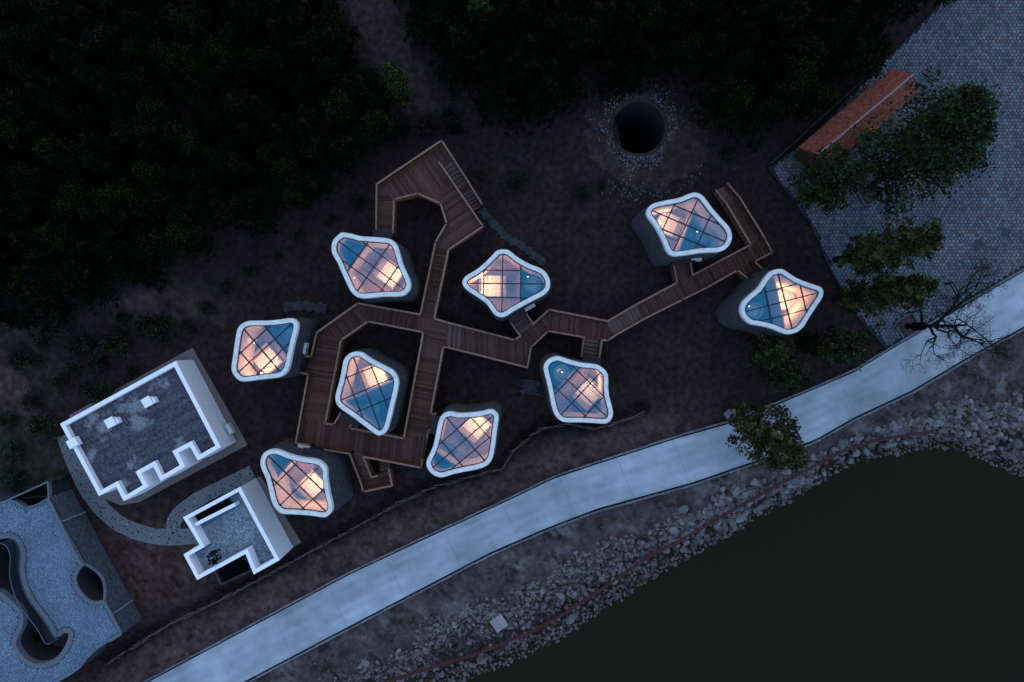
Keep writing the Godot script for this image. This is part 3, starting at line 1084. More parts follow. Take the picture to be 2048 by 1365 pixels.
func furnish(d: Dictionary, at: Vector2, hd: Vector2, across: Vector2, tub_at: Vector2, fl: float) -> void:
	var o := v3(at, fl)
	var b := Basis(v3(across, 0), Vector3.UP, v3(across, 0).cross(Vector3.UP))
	if b.z.dot(v3(hd, 0)) < 0.0:
		b = Basis(-b.x, b.y, -b.z)
	var bed := thing("double_bed", "white double bed inside " + d.who, "bed", o, "beds inside the pods")
	var s := Shape.new()
	s.ink = Color(0.2, 0.13, 0.09)
	s.slab(o + b * Vector3(0, 0.16, 0), Vector3(1.62, 0.2, 1.96), b, 0.02)
	piece("bed_frame", s, M.oak, bed)
	s = Shape.new()
	s.slab(o + b * Vector3(0, 0.37, 0), Vector3(1.54, 0.22, 1.88), b, 0.06)
	piece("mattress", s, M.linen, bed)
	s = Shape.new()
	s.slab(o + b * Vector3(0, 0.42, -0.3), Vector3(1.62, 0.2, 1.36), b, 0.07)
	piece("duvet", s, M.linen, bed)
	s = Shape.new()
	s.slab(o + b * Vector3(0, 0.435, -0.72), Vector3(1.65, 0.2, 0.5), b, 0.05)
	piece("throw", s, M.blanket, bed)
	for e in [-1, 1]:
		s = Shape.new()
		s.slab(o + b * Vector3(e * 0.38, 0.53, 0.68), Vector3(0.62, 0.15, 0.4), b, 0.065)
		piece("pillow", s, M.linen, bed)
	s = Shape.new()
	s.ink = Color(0.2, 0.13, 0.09)
	s.slab(o + b * Vector3(0, 0.5, 1.02), Vector3(1.7, 0.95, 0.08), b, 0.02)
	piece("headboard", s, M.oak, bed)
	for e in [-1, 1]:
		var l := o + b * Vector3(e * 0.55, 1.7, 0.80)
		var lamp := thing("bedside_lamp", "warm globe lamp at the bed in " + d.who, "lamp", l, "bedside lamps in the pods")
		s = Shape.new()
		s.lathe(l, [Vector2(0.001, -0.09), Vector2(0.06, -0.066), Vector2(0.09, 0.0), Vector2(0.06, 0.066), Vector2(0.001, 0.09)], 12)
		piece("globe_light", s, M.glow, lamp)
		s = Shape.new()
		s.tube(PackedVector3Array([l + Vector3(0, -0.085, 0), l + Vector3(0, -1.67, 0)]), PackedFloat32Array([0.012, 0.012]), 6)
		s.lathe(l + Vector3(0, -1.69, 0), [Vector2(0.13, 0.0), Vector2(0.13, 0.02), Vector2(0.015, 0.035)], 12)
		piece("stand", s, M.steel, lamp)
		var q := OmniLight3D.new()
		q.name = "lamp_light"
		q.light_color = Color(1.0, 0.77, 0.56)
		q.light_energy = LAMP
		q.light_size = 0.16
		q.omni_range = 12.0
		q.omni_attenuation = 2.0
		q.shadow_enabled = true
		lamp.add_child(q)
	var t := thing("round_bathtub", "round dark bathtub inside " + d.who, "bathtub", v3(tub_at, fl), "bathtubs inside the pods")
	s = Shape.new()
	s.lathe(v3(tub_at, fl), [Vector2(0.50, 0.01), Vector2(0.56, 0.1), Vector2(0.6, 0.5), Vector2(0.62, 0.55), Vector2(0.60, 0.58), Vector2(0.56, 0.57), Vector2(0.53, 0.5), Vector2(0.47, 0.16), Vector2(0.38, 0.12), Vector2(0.001, 0.11)], 32)
	piece("basin", s, M.tub, t)
	s = Shape.new()
	var tap := v3(tub_at, fl) + Vector3(0.66, 0, 0.1)
	s.tube(PackedVector3Array([tap, tap + Vector3(0, 0.8, 0), tap + Vector3(-0.05, 0.86, 0), tap + Vector3(-0.25, 0.84, 0)]), PackedFloat32Array([0.025, 0.022, 0.022, 0.018]), 6)
	piece("tap", s, M.steel, t)
	var sp := P(d.o[0] + d.spot[0] / d.k, d.o[1] + d.spot[1] / d.k, fl + 1.6)
	var w := thing("spot_lamp", "tiny spot lamp away from the bed, " + d.who, "lamp", sp, "spot lamps in the pods")
	s = Shape.new()
	s.lathe(sp, [Vector2(0.001, -0.055), Vector2(0.055, 0.0), Vector2(0.001, 0.055)], 10)
	piece("bulb", s, M.glow, w)
	s = Shape.new()
	s.tube(PackedVector3Array([sp + Vector3(0, -0.05, 0), v3(Vector2(sp.x, sp.z), fl + 0.01)]), PackedFloat32Array([0.011, 0.011]), 6)
	s.lathe(v3(Vector2(sp.x, sp.z), fl + 0.01), [Vector2(0.12, 0.0), Vector2(0.12, 0.02), Vector2(0.012, 0.03)], 12)
	piece("stand", s, M.steel, w)
	var q2 := OmniLight3D.new()
	q2.name = "spot_light"
	q2.light_color = Color(1.0, 0.80, 0.60)
	q2.light_energy = LAMP * 0.06
	q2.light_size = 0.05
	q2.omni_range = 8.0
	q2.omni_attenuation = 2.0
	q2.shadow_enabled = true
	w.add_child(q2)

func air_conditioner(at: Vector3, turn: float, label: String) -> void:
	var t := thing("air_conditioner", label, "air conditioner", at, "outdoor air conditioner units")
	var b := Basis(Vector3.UP, turn)
	var s := Shape.new()
	s.slab(at, Vector3(0.82, 0.56, 0.34), b, 0.03)
	piece("casing", s, M.white, t)
	s = Shape.new()
	var fan := at + b * Vector3(-0.12, 0, 0.175)
	for k in 5:
		var r := 0.05 + k * 0.04
		var ring := PackedVector3Array()
		var rad := PackedFloat32Array()
		for i in 13:
			ring.append(fan + b * Vector3(cos(TAU * i / 12.0) * r, sin(TAU * i / 12.0) * r, 0.0))
			rad.append(0.006)
		s.tube(ring, rad, 4)
	piece("fan_grille", s, M.steel, t)
	for e in [-1, 1]:
		s = Shape.new()
		s.beam(at + b * Vector3(e * 0.3, -0.29, 0.17), at + b * Vector3(e * 0.3, -0.29, -0.28), 0.04, 0.04)
		piece("bracket", s, M.steel, t)

# ---------------------------------------------------------------- boardwalk
func planks(parent: Node3D, poly: PackedVector2Array, y: float, dir: Vector2, called := "planks") -> void:
	dir = dir.normalized()
	var nrm := Vector2(-dir.y, dir.x)
	var s := Shape.new()
	var lo := 1e9
	var hi := -1e9
	for p in poly:
		lo = minf(lo, p.dot(nrm))
		hi = maxf(hi, p.dot(nrm))
	var w := lo
	while w < hi:
		var a := dir * -60.0 + nrm * w
		var b := dir * 60.0 + nrm * w
		var wide := 0.132
		var strip := PackedVector2Array([a, b, b + nrm * wide, a + nrm * wide])
		for q in Geometry2D.intersect_polygons(strip, poly):
			s.ink = Color(0.158, 0.080, 0.064) * rng.randf_range(0.62, 1.25)
			s.prism(q, y - 0.04, y + rng.randf_range(-0.003, 0.003))
		w += 0.145
	var o := piece(called, s, M.wood, parent)
	stuff(o)
	# joists seen through the gaps and from below
	s = Shape.new()
	s.ink = Color(0.035, 0.020, 0.018)
	var k := lo + 0.2
	var grown := Geometry2D.offset_polygon(poly, -0.06)
	if grown.size() > 0:
		s.skirt(grown[0], y - 0.26, grown[0], y - 0.05)
		s.flat(grown[0], y - 0.052)
		piece("joist_frame", s, M.wood, parent)

func railing(walk: Node3D, pts: PackedVector2Array, deck: PackedFloat32Array, back := true) -> void:
	var rail := Node3D.new()
	rail.name = "railing"
	walk.add_child(rail, true)
	for i in pts.size() - 1:
		var a := v3(pts[i], deck[i] + 1.0)
		var b := v3(pts[i + 1], deck[i + 1] + 1.0)
		var f := (b - a).normalized()
		var s := Shape.new()
		s.ink = Color(0.390, 0.228, 0.170) * rng.randf_range(0.82, 1.1)
		s.beam(a - f * 0.05, b + f * 0.05, 0.13, 0.05)
		piece("top_rail", s, M.wood, rail)
		s = Shape.new()
		var n := maxi(1, int(a.distance_to(b) / 0.17))
		for k in n + 1:
			var t := float(k) / n
			var p := a.lerp(b, t)
			s.ink = Color(0.250, 0.095, 0.046) * rng.randf_range(0.7, 1.2)
			s.box(p + Vector3(0, -0.52, 0), Vector3(0.045, 0.96, 0.045))
		s.ink = Color(0.190, 0.078, 0.042)
		s.beam(a + Vector3(0, -0.86, 0), b + Vector3(0, -0.86, 0), 0.07, 0.09)
		s.beam(a + Vector3(0, -1.06, 0), b + Vector3(0, -1.06, 0), 0.06, 0.16)
		stuff(piece("balusters", s, M.wood, rail))
	for i in pts.size():
		var s := Shape.new()
		s.ink = Color(0.160, 0.082, 0.055)
		s.box(v3(pts[i], (deck[i] + 0.97 - 0.2) * 0.5), Vector3(0.11, deck[i] + 0.97 + 0.2, 0.11))
		piece("post", s, M.wood, rail)

func rail_px(walk: Node3D, flat: Array, deck) -> void:
	# flat: pixel pairs along the top rail; deck: one height, or one for each point
	var pts := PackedVector2Array()
	var ys := PackedFloat32Array()
	for i in range(0, flat.size(), 2):
		var y: float = deck if deck is float else deck[i / 2]
		pts.append(P2(flat[i], flat[i + 1], y + 1.0))
		ys.append(y)
	railing(walk, pts, ys)

func deck_px(walk: Node3D, flat: Array, y: float, dir: Vector2) -> void:
	planks(walk, line_px(flat, y + 1.0), y, dir)

func flight(walk: Node3D, a0: Vector2, a1: Vector2, b0: Vector2, b1: Vector2, y0: float, y1: float, n: int) -> void:
	# a: left and right corners where it starts at y0, b: where it ends at y1
	var st := Node3D.new()
	st.name = "stair_flight"
	walk.add_child(st, true)
	for k in n:
		var t0 := float(k) / n
		var t1 := float(k + 1) / n
		var y := lerpf(y0, y1, (k + 0.5) / n)
		var s := Shape.new()
		s.ink = Color(0.215, 0.130, 0.115) * rng.randf_range(0.8, 1.15)
		var e := 0.03
		var q := PackedVector2Array([a0.lerp(b0, t0 + e / n), a1.lerp(b1, t0 + e / n), a1.lerp(b1, t1 - e / n), a0.lerp(b0, t1 - e / n)])
		s.prism(q, y - 0.05, y, true)
		piece("tread", s, M.wood, st)
		s = Shape.new()
		s.ink = Color(0.050, 0.028, 0.024)
		var m := t1 if y1 < y0 else t0
		s.beam(v3(a0.lerp(b0, m), y - 0.1), v3(a1.lerp(b1, m), y - 0.1), 0.03, 0.1)
		piece("riser", s, M.wood, st)
	for e in [[a0, b0], [a1, b1]]:
		var s := Shape.new()
		s.ink = Color(0.100, 0.054, 0.040)
		s.beam(v3(e[0], y0 - 0.12), v3(e[1], y1 - 0.12), 0.06, 0.26)
		piece("stringer", s, M.wood, st)

func build_boardwalk() -> void:
	var walk := thing("boardwalk", "raised brown timber boardwalk with railings linking all the pods", "boardwalk", P(864, 650, 0.0))
	var D := 1.8
	var E := 1.35
	var F := 0.45
	rng.seed = 42
	deck_px(walk, [753, 368.5, 788, 399, 788, 439, 785.4, 466, 752, 466], D, Vector2(1, 0))
	deck_px(walk, [753, 368.5, 883, 281, 904, 314, 884, 325, 880.8, 407, 834.6, 387, 788, 399], D, Vector2(0.56, 0.83))
	deck_px(walk, [884, 325, 966, 453, 897, 499.5, 871, 484, 893, 447, 880.8, 407], D, Vector2(0.83, -0.56))
	deck_px(walk, [871, 484, 897, 499.5, 868, 637.5, 840.6, 629.4], D, Vector2(0.98, 0.2))
	deck_px(walk, [840.6, 629.4, 868, 637.5, 893, 645, 889, 694, 886.7, 693, 861, 828, 855.7, 860, 854, 877, 807.3, 877.5, 846.4, 665], D, Vector2(0.98, 0.2))
	deck_px(walk, [715.4, 607, 840.6, 629.4, 846.4, 665, 735.4, 643], D, Vector2(-0.2, 0.98))
	deck_px(walk, [633, 665.4, 715.4, 607, 735.4, 643, 681.5, 680.8], D, Vector2(0.57, 0.82))
	deck_px(walk, [633, 665.4, 681.5, 680.8, 650, 847.7, 599, 840, 616, 749, 600.8, 746, 608.5, 712, 622, 714.6], D, Vector2(0.98, 0.15))
	deck_px(walk, [599, 840, 650, 847.7, 667, 850, 680.8, 827, 707.4, 840.5, 698.5, 856.6, 807.3, 877.5, 854, 877, 844.4, 919.5, 842, 936, 726, 914, 699, 908, 648.5, 900, 646, 912, 617, 907, 618, 891, 591, 886.4], D, Vector2(-0.12, 0.99))
	deck_px(walk, [861, 828, 871, 829, 864.5, 862, 855.7, 860], D, Vector2(0, 1))
	# three steps down to the eastern branch
	var w := func(x, y, h): return P2(x, y, h)
	flight(walk, P2(893, 645.2, D + 1), P2(889, 694, D + 1), P2(921, 652.4, E + 1), P2(919, 701, E + 1), D, E, 3)
	deck_px(walk, [921, 652.4, 1029.6, 680.4, 1040.6, 672.3, 1062.4, 694.6, 1054.9, 735.4, 919, 701], E, Vector2(0.05, 1))
	deck_px(walk, [1040.6, 672.3, 1066.5, 648.8, 1098, 619.4, 1096.6, 662.5, 1062.4, 694.6], E, Vector2(0.6, 0.8))
	deck_px(walk, [1098, 619.4, 1215.5, 642.6, 1231, 671, 1215.5, 681.6, 1204, 680, 1168.3, 674.8, 1096.6, 662.5], E, Vector2(-0.1, 1))
	flight(walk, P2(1040.6, 672.3, E + 1), P2(1066.5, 648.8, E + 1), P2(1020.8, 644.5, 1.9), P2(1050.8, 624, 1.9), E, 0.9, 4)
	flight(walk, P2(1168.3, 674.8, E + 1), P2(1204, 680, E + 1), P2(1163, 713, 1.6), P2(1198.4, 720, 1.6), E, 0.6, 5)
	flight(walk, P2(1215.5, 642.6, E + 1), P2(1231, 671, E + 1), P2(1277, 607, F + 1), P2(1291, 637, F + 1), E, F, 8)
	deck_px(walk, [1277, 607, 1354.7, 565.7, 1347.7, 528.8, 1381, 523.5, 1385.5, 550.8, 1502.4, 489.2, 1529.7, 476, 1544.6, 505, 1509.5, 523.5, 1524.4, 536.7, 1501.6, 561.3, 1475, 541, 1414.5, 575.4, 1364.4, 600, 1291, 637], F, Vector2(0.45, 0.9))
	deck_px(walk, [1502.4, 489.2, 1454, 408.4, 1479.6, 395, 1529.7, 476], F, Vector2(0.88, -0.47))
	flight(walk, P2(1454, 408.4, F + 1), P2(1479.6, 395, F + 1), P2(1432, 380, 1.0), P2(1455.8, 367, 1.0), F, 0.0, 3)
	# long flight down from the upper platform
	flight(walk, P2(884, 325, D + 1), P2(904, 314, D + 1), P2(914, 372, 1.95), P2(933, 360, 1.95), D, 0.95, 6)
	deck_px(walk, [914, 372, 933, 360, 940, 370.5, 921, 382.5], 0.95, Vector2(0.83, -0.56))
	flight(walk, P2(921, 382.5, 1.95), P2(940, 370.5, 1.95), P2(945, 418, 1.05), P2(964, 407, 1.05), 0.95, 0.05, 6)
	# flight down to the road side
	flight(walk, P2(699, 908, D + 1), P2(726, 914, D + 1), P2(717, 957, 1.75), P2(743, 955, 1.75), D, 0.75, 7)
	deck_px(walk, [717, 957, 743, 955, 753, 953, 777.5, 939, 784, 972, 726.7, 984], 0.75, Vector2(0.98, -0.2))
	flight(walk, P2(755, 951, 1.75), P2(777, 939, 1.75), P2(753, 925, 1.1), P2(775, 918, 1.1), 0.75, 0.1, 4)
	# railings
	rail_px(walk, [752, 466, 753, 368.5, 883, 281], D)
	rail_px(walk, [883, 281, 904, 313, 934, 360, 964, 408], [D, D, 0.95, 0.05])
	rail_px(walk, [785.4, 466, 788, 399, 834.6, 387, 880.8, 407, 893, 447, 871, 484, 840.6, 629.4, 715.4, 607, 633, 665.4, 622, 714.6, 608.5, 712], D)
	rail_px(walk, [878.5, 325, 966, 453, 897, 499.5, 868, 637.5, 893, 645], D)
	rail_px(walk, [893, 645, 921, 652.4, 1029.6, 680.4, 1040.6, 672.3, 1020.8, 644.5], [D, E, E, E, 0.9])
	rail_px(walk, [600.8, 746, 616, 749, 591, 886.4, 618, 891], D)
	rail_px(walk, [648.5, 900, 699, 908], D)
	rail_px(walk, [699, 908, 722, 968, 726.7, 984, 784, 972, 777.5, 939], [D, 0.75, 0.75, 0.75, 0.75])
	rail_px(walk, [842, 936, 726, 914, 743, 955, 754, 952.5], [D, D, 0.75, 0.75])
	rail_px(walk, [844.4, 919.5, 842, 936], D)
	rail_px(walk, [854, 877, 855.7, 860, 864.5, 862], D)
	rail_px(walk, [871, 829, 861, 828, 886.7, 693, 889, 694], D)
	rail_px(walk, [889, 694, 919, 701, 1054.9, 735.4, 1062.4, 694.6, 1096.6, 662.5, 1168.3, 674.8, 1163, 713], [D, E, E, E, E, E, 0.6])
	rail_px(walk, [1198.4, 720, 1204, 680, 1215.5, 681.6, 1231, 671, 1291, 637, 1364.4, 600, 1414.5, 575.4, 1475, 541, 1501.6, 561.3], [0.6, E, E, E, F, F, F, F, F])
	rail_px(walk, [1050.8, 624, 1066.5, 648.8, 1098, 619.4, 1215.5, 642.6, 1277, 607, 1354.7, 565.7, 1347.7, 530], [0.9, E, E, E, F, F, F])
	rail_px(walk, [1381, 523.5, 1385.5, 550.8, 1502.4, 489.2, 1454, 408.4, 1432, 380], [F, F, F, F, 0.0])
	rail_px(walk, [1524.4, 536.7, 1509.5, 523.5, 1544.6, 505, 1529.7, 476, 1479.6, 395, 1455.8, 367], [F, F, F, F, F, 0.0])
	# court round the enclosed pod
	rail_px(walk, [680.8, 827, 667, 850, 650, 847.7, 681.5, 680.8, 735.4, 643, 846.4, 665, 807.3, 877.5, 698.5, 856.6, 707.4, 840.5], D)

# ---------------------------------------------------------------- houses
func tiles_in(poly: PackedVector2Array, y: float, turn: float, size: float, tint: Color, spread: float, r: RandomNumberGenerator, holes := []) -> Shape:
	var s := Shape.new()
	var d := Vector2(cos(turn), sin(turn))
	var n := Vector2(-d.y, d.x)
	var lo := Vector2(1e9, 1e9)
	var hi := -lo
	for p in poly:
		var q := Vector2(p.dot(d), p.dot(n))
		lo = lo.min(q)
		hi = hi.max(q)
	var b := Basis(v3(d, 0), Vector3.UP, v3(n, 0))
	var h := size * 0.5 - 0.008
	var u := lo.x
	var row := 0
	while u < hi.x:
		var w := lo.y + 0.0
		while w < hi.y:
			var c := d * u + n * w
			var ok := true
			for e in [Vector2(-h, -h), Vector2(h, -h), Vector2(h, h), Vector2(-h, h)]:
				var q: Vector2 = c + d * e.x + n * e.y
				if not Geometry2D.is_point_in_polygon(q, poly):
					ok = false
					break
				for o in holes:
					if Geometry2D.is_point_in_polygon(q, o):
						ok = false
						break
				if not ok:
					break
			if ok:
				s.ink = tint * (r.randf_range(1.0 - spread, 1.0 + spread) * (1.0 + 0.3 * hump.get_noise_2d(c.x * 1.5, c.y * 1.5)))
				var y1 := y + r.randf_range(0.0, 0.006)
				var q := [c - d * h - n * h, c + d * h - n * h, c + d * h + n * h, c - d * h + n * h]
				s.quad(v3(q[0], y1), v3(q[1], y1), v3(q[2], y1), v3(q[3], y1), Vector3.UP)
				for k in 4:
					var m: Vector2 = (q[k] + q[(k + 1) % 4]) * 0.5 - c
					s.quad(v3(q[k], y - 0.02), v3(q[(k + 1) % 4], y - 0.02), v3(q[(k + 1) % 4], y1), v3(q[k], y1), v3(m, 0))
			w += size
		u += size
		row += 1
	return s

func walled(parent: Node3D, line: PackedVector2Array, thick: float, y0: float, y1: float, roof: float, called := "wall") -> void:
	var a := offset_closed(line, thick * 0.5)
	var b := offset_closed(line, -thick * 0.5)
	var s := Shape.new()
	s.skirt(a, y0, a, y1 - 0.02)
	s.skirt(a, y1 - 0.02, offset_closed(line, thick * 0.5 - 0.02), y1)
	s.ring(offset_closed(line, thick * 0.5 - 0.02), b, y1)
	s.skirt(b, roof, b, y1, -1.0)
	piece(called, s, M.plaster, parent)

func build_large_house() -> void:
	var o := [110, 690]
	var k := 4.265
	var top := 2.8
	var line := zoomed([62,682, 1020,160, 1390,868, 1222,965, 1155,845, 1022,915, 1085,1035, 905,1140, 842,1015, 708,1090, 770,1205, 590,1312, 525,1188, 378,1268], o, k, top)
	var c := centre_of(line)
	var t := thing("flat_roofed_house", "larger white house with grey flat roof and two square notches", "house", v3(c, 0), "white flat-roofed houses")
	walled(t, line, 0.30, -0.2, top, top - 0.42)
	# roofing felt, whitened by lime in ragged blotches where the rain dries last
	var s := Shape.new()
	var bound := offset_closed(line, -0.03)
	var marks := []
	for e in [[650, 560, 150], [420, 690, 120], [880, 340, 95], [1070, 860, 75], [720, 640, 90], [330, 640, 70], [640, 1010, 70], [600, 1190, 60], [900, 1050, 50], [300, 930, 60]]:
		marks.append([P2(o[0] + e[0] / k, o[1] + e[1] / k, top - 0.4), e[2] / k * 0.0363])
	var ink_at := func(p: Vector2) -> Color:
		var lime := 0.0
		var n1 := hump.get_noise_2d(p.x * 5.0, p.y * 5.0 + 200.0)
		var n2 := hump.get_noise_2d(p.x * 16.0, p.y * 16.0 + 300.0)
		for e in marks:
			lime = maxf(lime, 1.0 - p.distance_to(e[0]) / e[1] + n1 * 1.1 + n2 * 0.45)
		var along := p.rotated(0.49)
		var streak := hump.get_noise_2d(along.x * 1.5, along.y * 16.0)
		var felt := Color(0.100, 0.092, 0.118) * (1.0 + 0.55 * streak + 0.5 * n2)
		return felt.lerp(Color(0.30, 0.30, 0.335), smooth01(0.05, 0.75, lime) * 0.8)
	var step := 0.11
	var lo := Vector2(1e9, 1e9)
	var hi := -lo
	for p in bound:
		lo = lo.min(p)
		hi = hi.max(p)
	var gx := int((hi.x - lo.x) / step) + 2
	var gz := int((hi.y - lo.y) / step) + 2
	var inks := []
	for j in gz + 1:
		for i in gx + 1:
			inks.append(ink_at.call(lo + Vector2(i, j) * step))
	for j in gz:
		for i in gx:
			var p := lo + Vector2(i, j) * step
			if not Geometry2D.is_point_in_polygon(p + Vector2(step, step) * 0.5, bound):
				continue
			var ids := [j * (gx + 1) + i, j * (gx + 1) + i + 1, (j + 1) * (gx + 1) + i + 1, (j + 1) * (gx + 1) + i]
			var at := [v3(p, top - 0.42), v3(p + Vector2(step, 0), top - 0.42), v3(p + Vector2(step, step), top - 0.42), v3(p + Vector2(0, step), top - 0.42)]
			for q in [0, 1, 2, 0, 2, 3]:
				s.v.append(at[q])
				s.n.append(Vector3.UP)
				s.c.append(inks[ids[q]])
	piece("roof", s, M.felt, t)
	for e in [[797, 485], [484, 660]]:
		var at := P(o[0] + e[0] / k, o[1] + e[1] / k, top - 0.1)
		s = Shape.new()
		var b := Basis(Vector3.UP, 0.52)
		s.slab(at + Vector3(0, -0.08, 0), Vector3(0.56, 0.56, 0.56), b, 0.02)
		s.slab(at + Vector3(0, 0.24, 0), Vector3(0.68, 0.08, 0.68), b, 0.02)
		var ch := piece("chimney", s, M.plaster, t)
		s = Shape.new()
		s.ink = Color(1, 1, 1)
		s.slab(at + b * Vector3(0.42, -0.1, 0.1), Vector3(0.2, 0.5, 0.42), b, 0.02)
		piece("flue", s, M.plaster, ch)
	s = Shape.new()
	s.slab(P(o[0] + 160 / k, o[1] + 835 / k, top + 0.08), Vector3(0.72, 0.5, 0.62), Basis(Vector3.UP, 0.52), 0.02)
	piece("cistern", s, M.plaster, t)
	for e in [[1050, 605], [848, 720], [638, 845], [430, 965]]:
		var at := P(o[0] + e[0] / k, o[1] + e[1] / k, top - 0.42)
		s = Shape.new()
		s.lathe(at, [Vector2(0.07, 0.0), Vector2(0.07, 0.12), Vector2(0.10, 0.13), Vector2(0.001, 0.18)], 8)
		piece("roof_vent", s, M.slate, t)
	# openings in the two street-side notches and a door
	for e in [[1090, 985], [775, 1150]]:
		var at := P(o[0] + e[0] / k, o[1] + e[1] / k, 1.3)
		s = Shape.new()
		s.box(at, Vector3(0.6, 1.1, 0.08), Basis(Vector3.UP, 0.52))
		piece("window", s, M.slate, t)
	s = Shape.new()
	s.ink = Color(0.200, 0.160, 0.160)
	s.prism(zoomed([1170,25, 1640,855, 710,1345, 560,1370, 330,1280, 130,720, 120,600], o, k, 0.05), -0.2, 0.06)
	piece("apron", s, M.kerb, t)
	air_conditioner(P(o[0] + 1492 / k, o[1] + 715 / k, 0.9), -1.05, "white air conditioner on the end wall of the larger white house")

func build_small_house() -> void:
	var o := [340, 930]
	var k := 5.461
	var top := 3.1
	var roof := 2.15
	var line := zoomed([165,585, 757,268, 1168,1035, 922,1172, 832,948, 300,1235, 170,990, 350,890, 238,700], o, k, top)
	var t := thing("flat_roofed_house", "smaller white house whose tiled roof terrace has two people", "house", v3(centre_of(line), 0), "white flat-roofed houses")
	walled(t, line, 0.27, -0.2, top, roof - 0.05)
	# stairwell slot behind an inner parapet
	var slot := zoomed([262,560, 640,365, 690,425, 300,640], o, k, roof)
	var inner := offset_closed(line, -0.12)
	var r := RandomNumberGenerator.new()
	r.seed = 4
	var s := Shape.new()
	for q in Geometry2D.clip_polygons(inner, slot):
		s.flat(q, roof - 0.03)
	piece("roof", s, M.underlay, t)
	s = Shape.new()
	s.skirt(slot, roof - 1.3, slot, roof - 0.03, -1.0)
	s.flat(slot, roof - 1.3)
	piece("stairwell", s, M.pit_earth, t)
	var tiles := tiles_in(inner, roof, 0.98 + 0.06, 0.2, Color(0.24, 0.29, 0.35), 0.28, r, [slot, zoomed([262,640, 300,700, 720,470, 690,430], o, k, roof + 0.5)])
	stuff(piece("roof_tiles", tiles, M.tile, t))
	s = Shape.new()
	var a := zoomed([275,655, 705,438], o, k, top - 0.1)
	s.beam(v3(a[0], (roof + top - 0.1) * 0.5), v3(a[1], (roof + top - 0.1) * 0.5), 0.24, top - 0.1 - roof)
	piece("inner_parapet", s, M.plaster, t)
	s = Shape.new()
	s.ink = Color(0.195, 0.155, 0.158)
	s.prism(zoomed([985,125, 1428,850, 1330,905, 940,1140, 400,1100, 200,700, 900,180], o, k, 0.05), -0.2, 0.05)
	piece("apron", s, M.kerb, t)
	# sunken porch in the notch, behind a low brick wall
	var well := zoomed([485,1165, 805,985, 905,1150, 555,1312], o, k, 0.45)
	var low := thing("porch_wall", "low dark brick wall enclosing the porch of the smaller white house", "wall", v3(centre_of(well), 0))
	for i in 4:
		if i == 0:
			continue
		s = Shape.new()
		var p := well[i]
		var q := well[(i + 1) % 4]
		var n := int(p.distance_to(q) / 0.24)
		for course in 4:
			for j in n:
				s.ink = Color(0.075, 0.055, 0.065) * r.randf_range(0.6, 1.3)
				s.box(v3(p.lerp(q, (j + 0.5) / n), 0.06 + course * 0.115), Vector3(p.distance_to(q) / n - 0.012, 0.105, 0.14), Basis(v3((q - p).normalized(), 0), Vector3.UP, v3((q - p).normalized(), 0).cross(Vector3.UP)))
		stuff(piece("brickwork", s, M.brick, low))
	s = Shape.new()
	s.flat(well, 0.075)
	piece("porch_floor", s, M.black, low)
	# the two figures on the terrace
	var at := P(o[0] + 520 / k, o[1] + 930 / k, roof)
	person(at, 0.5, 0, "person in black coat on the roof terrace, nearer the stair slot")
	at = P(o[0] + 540 / k, o[1] + 1000 / k, roof)
	person(at, -0.6, 1, "person in black coat on the roof terrace, nearer the street parapet")

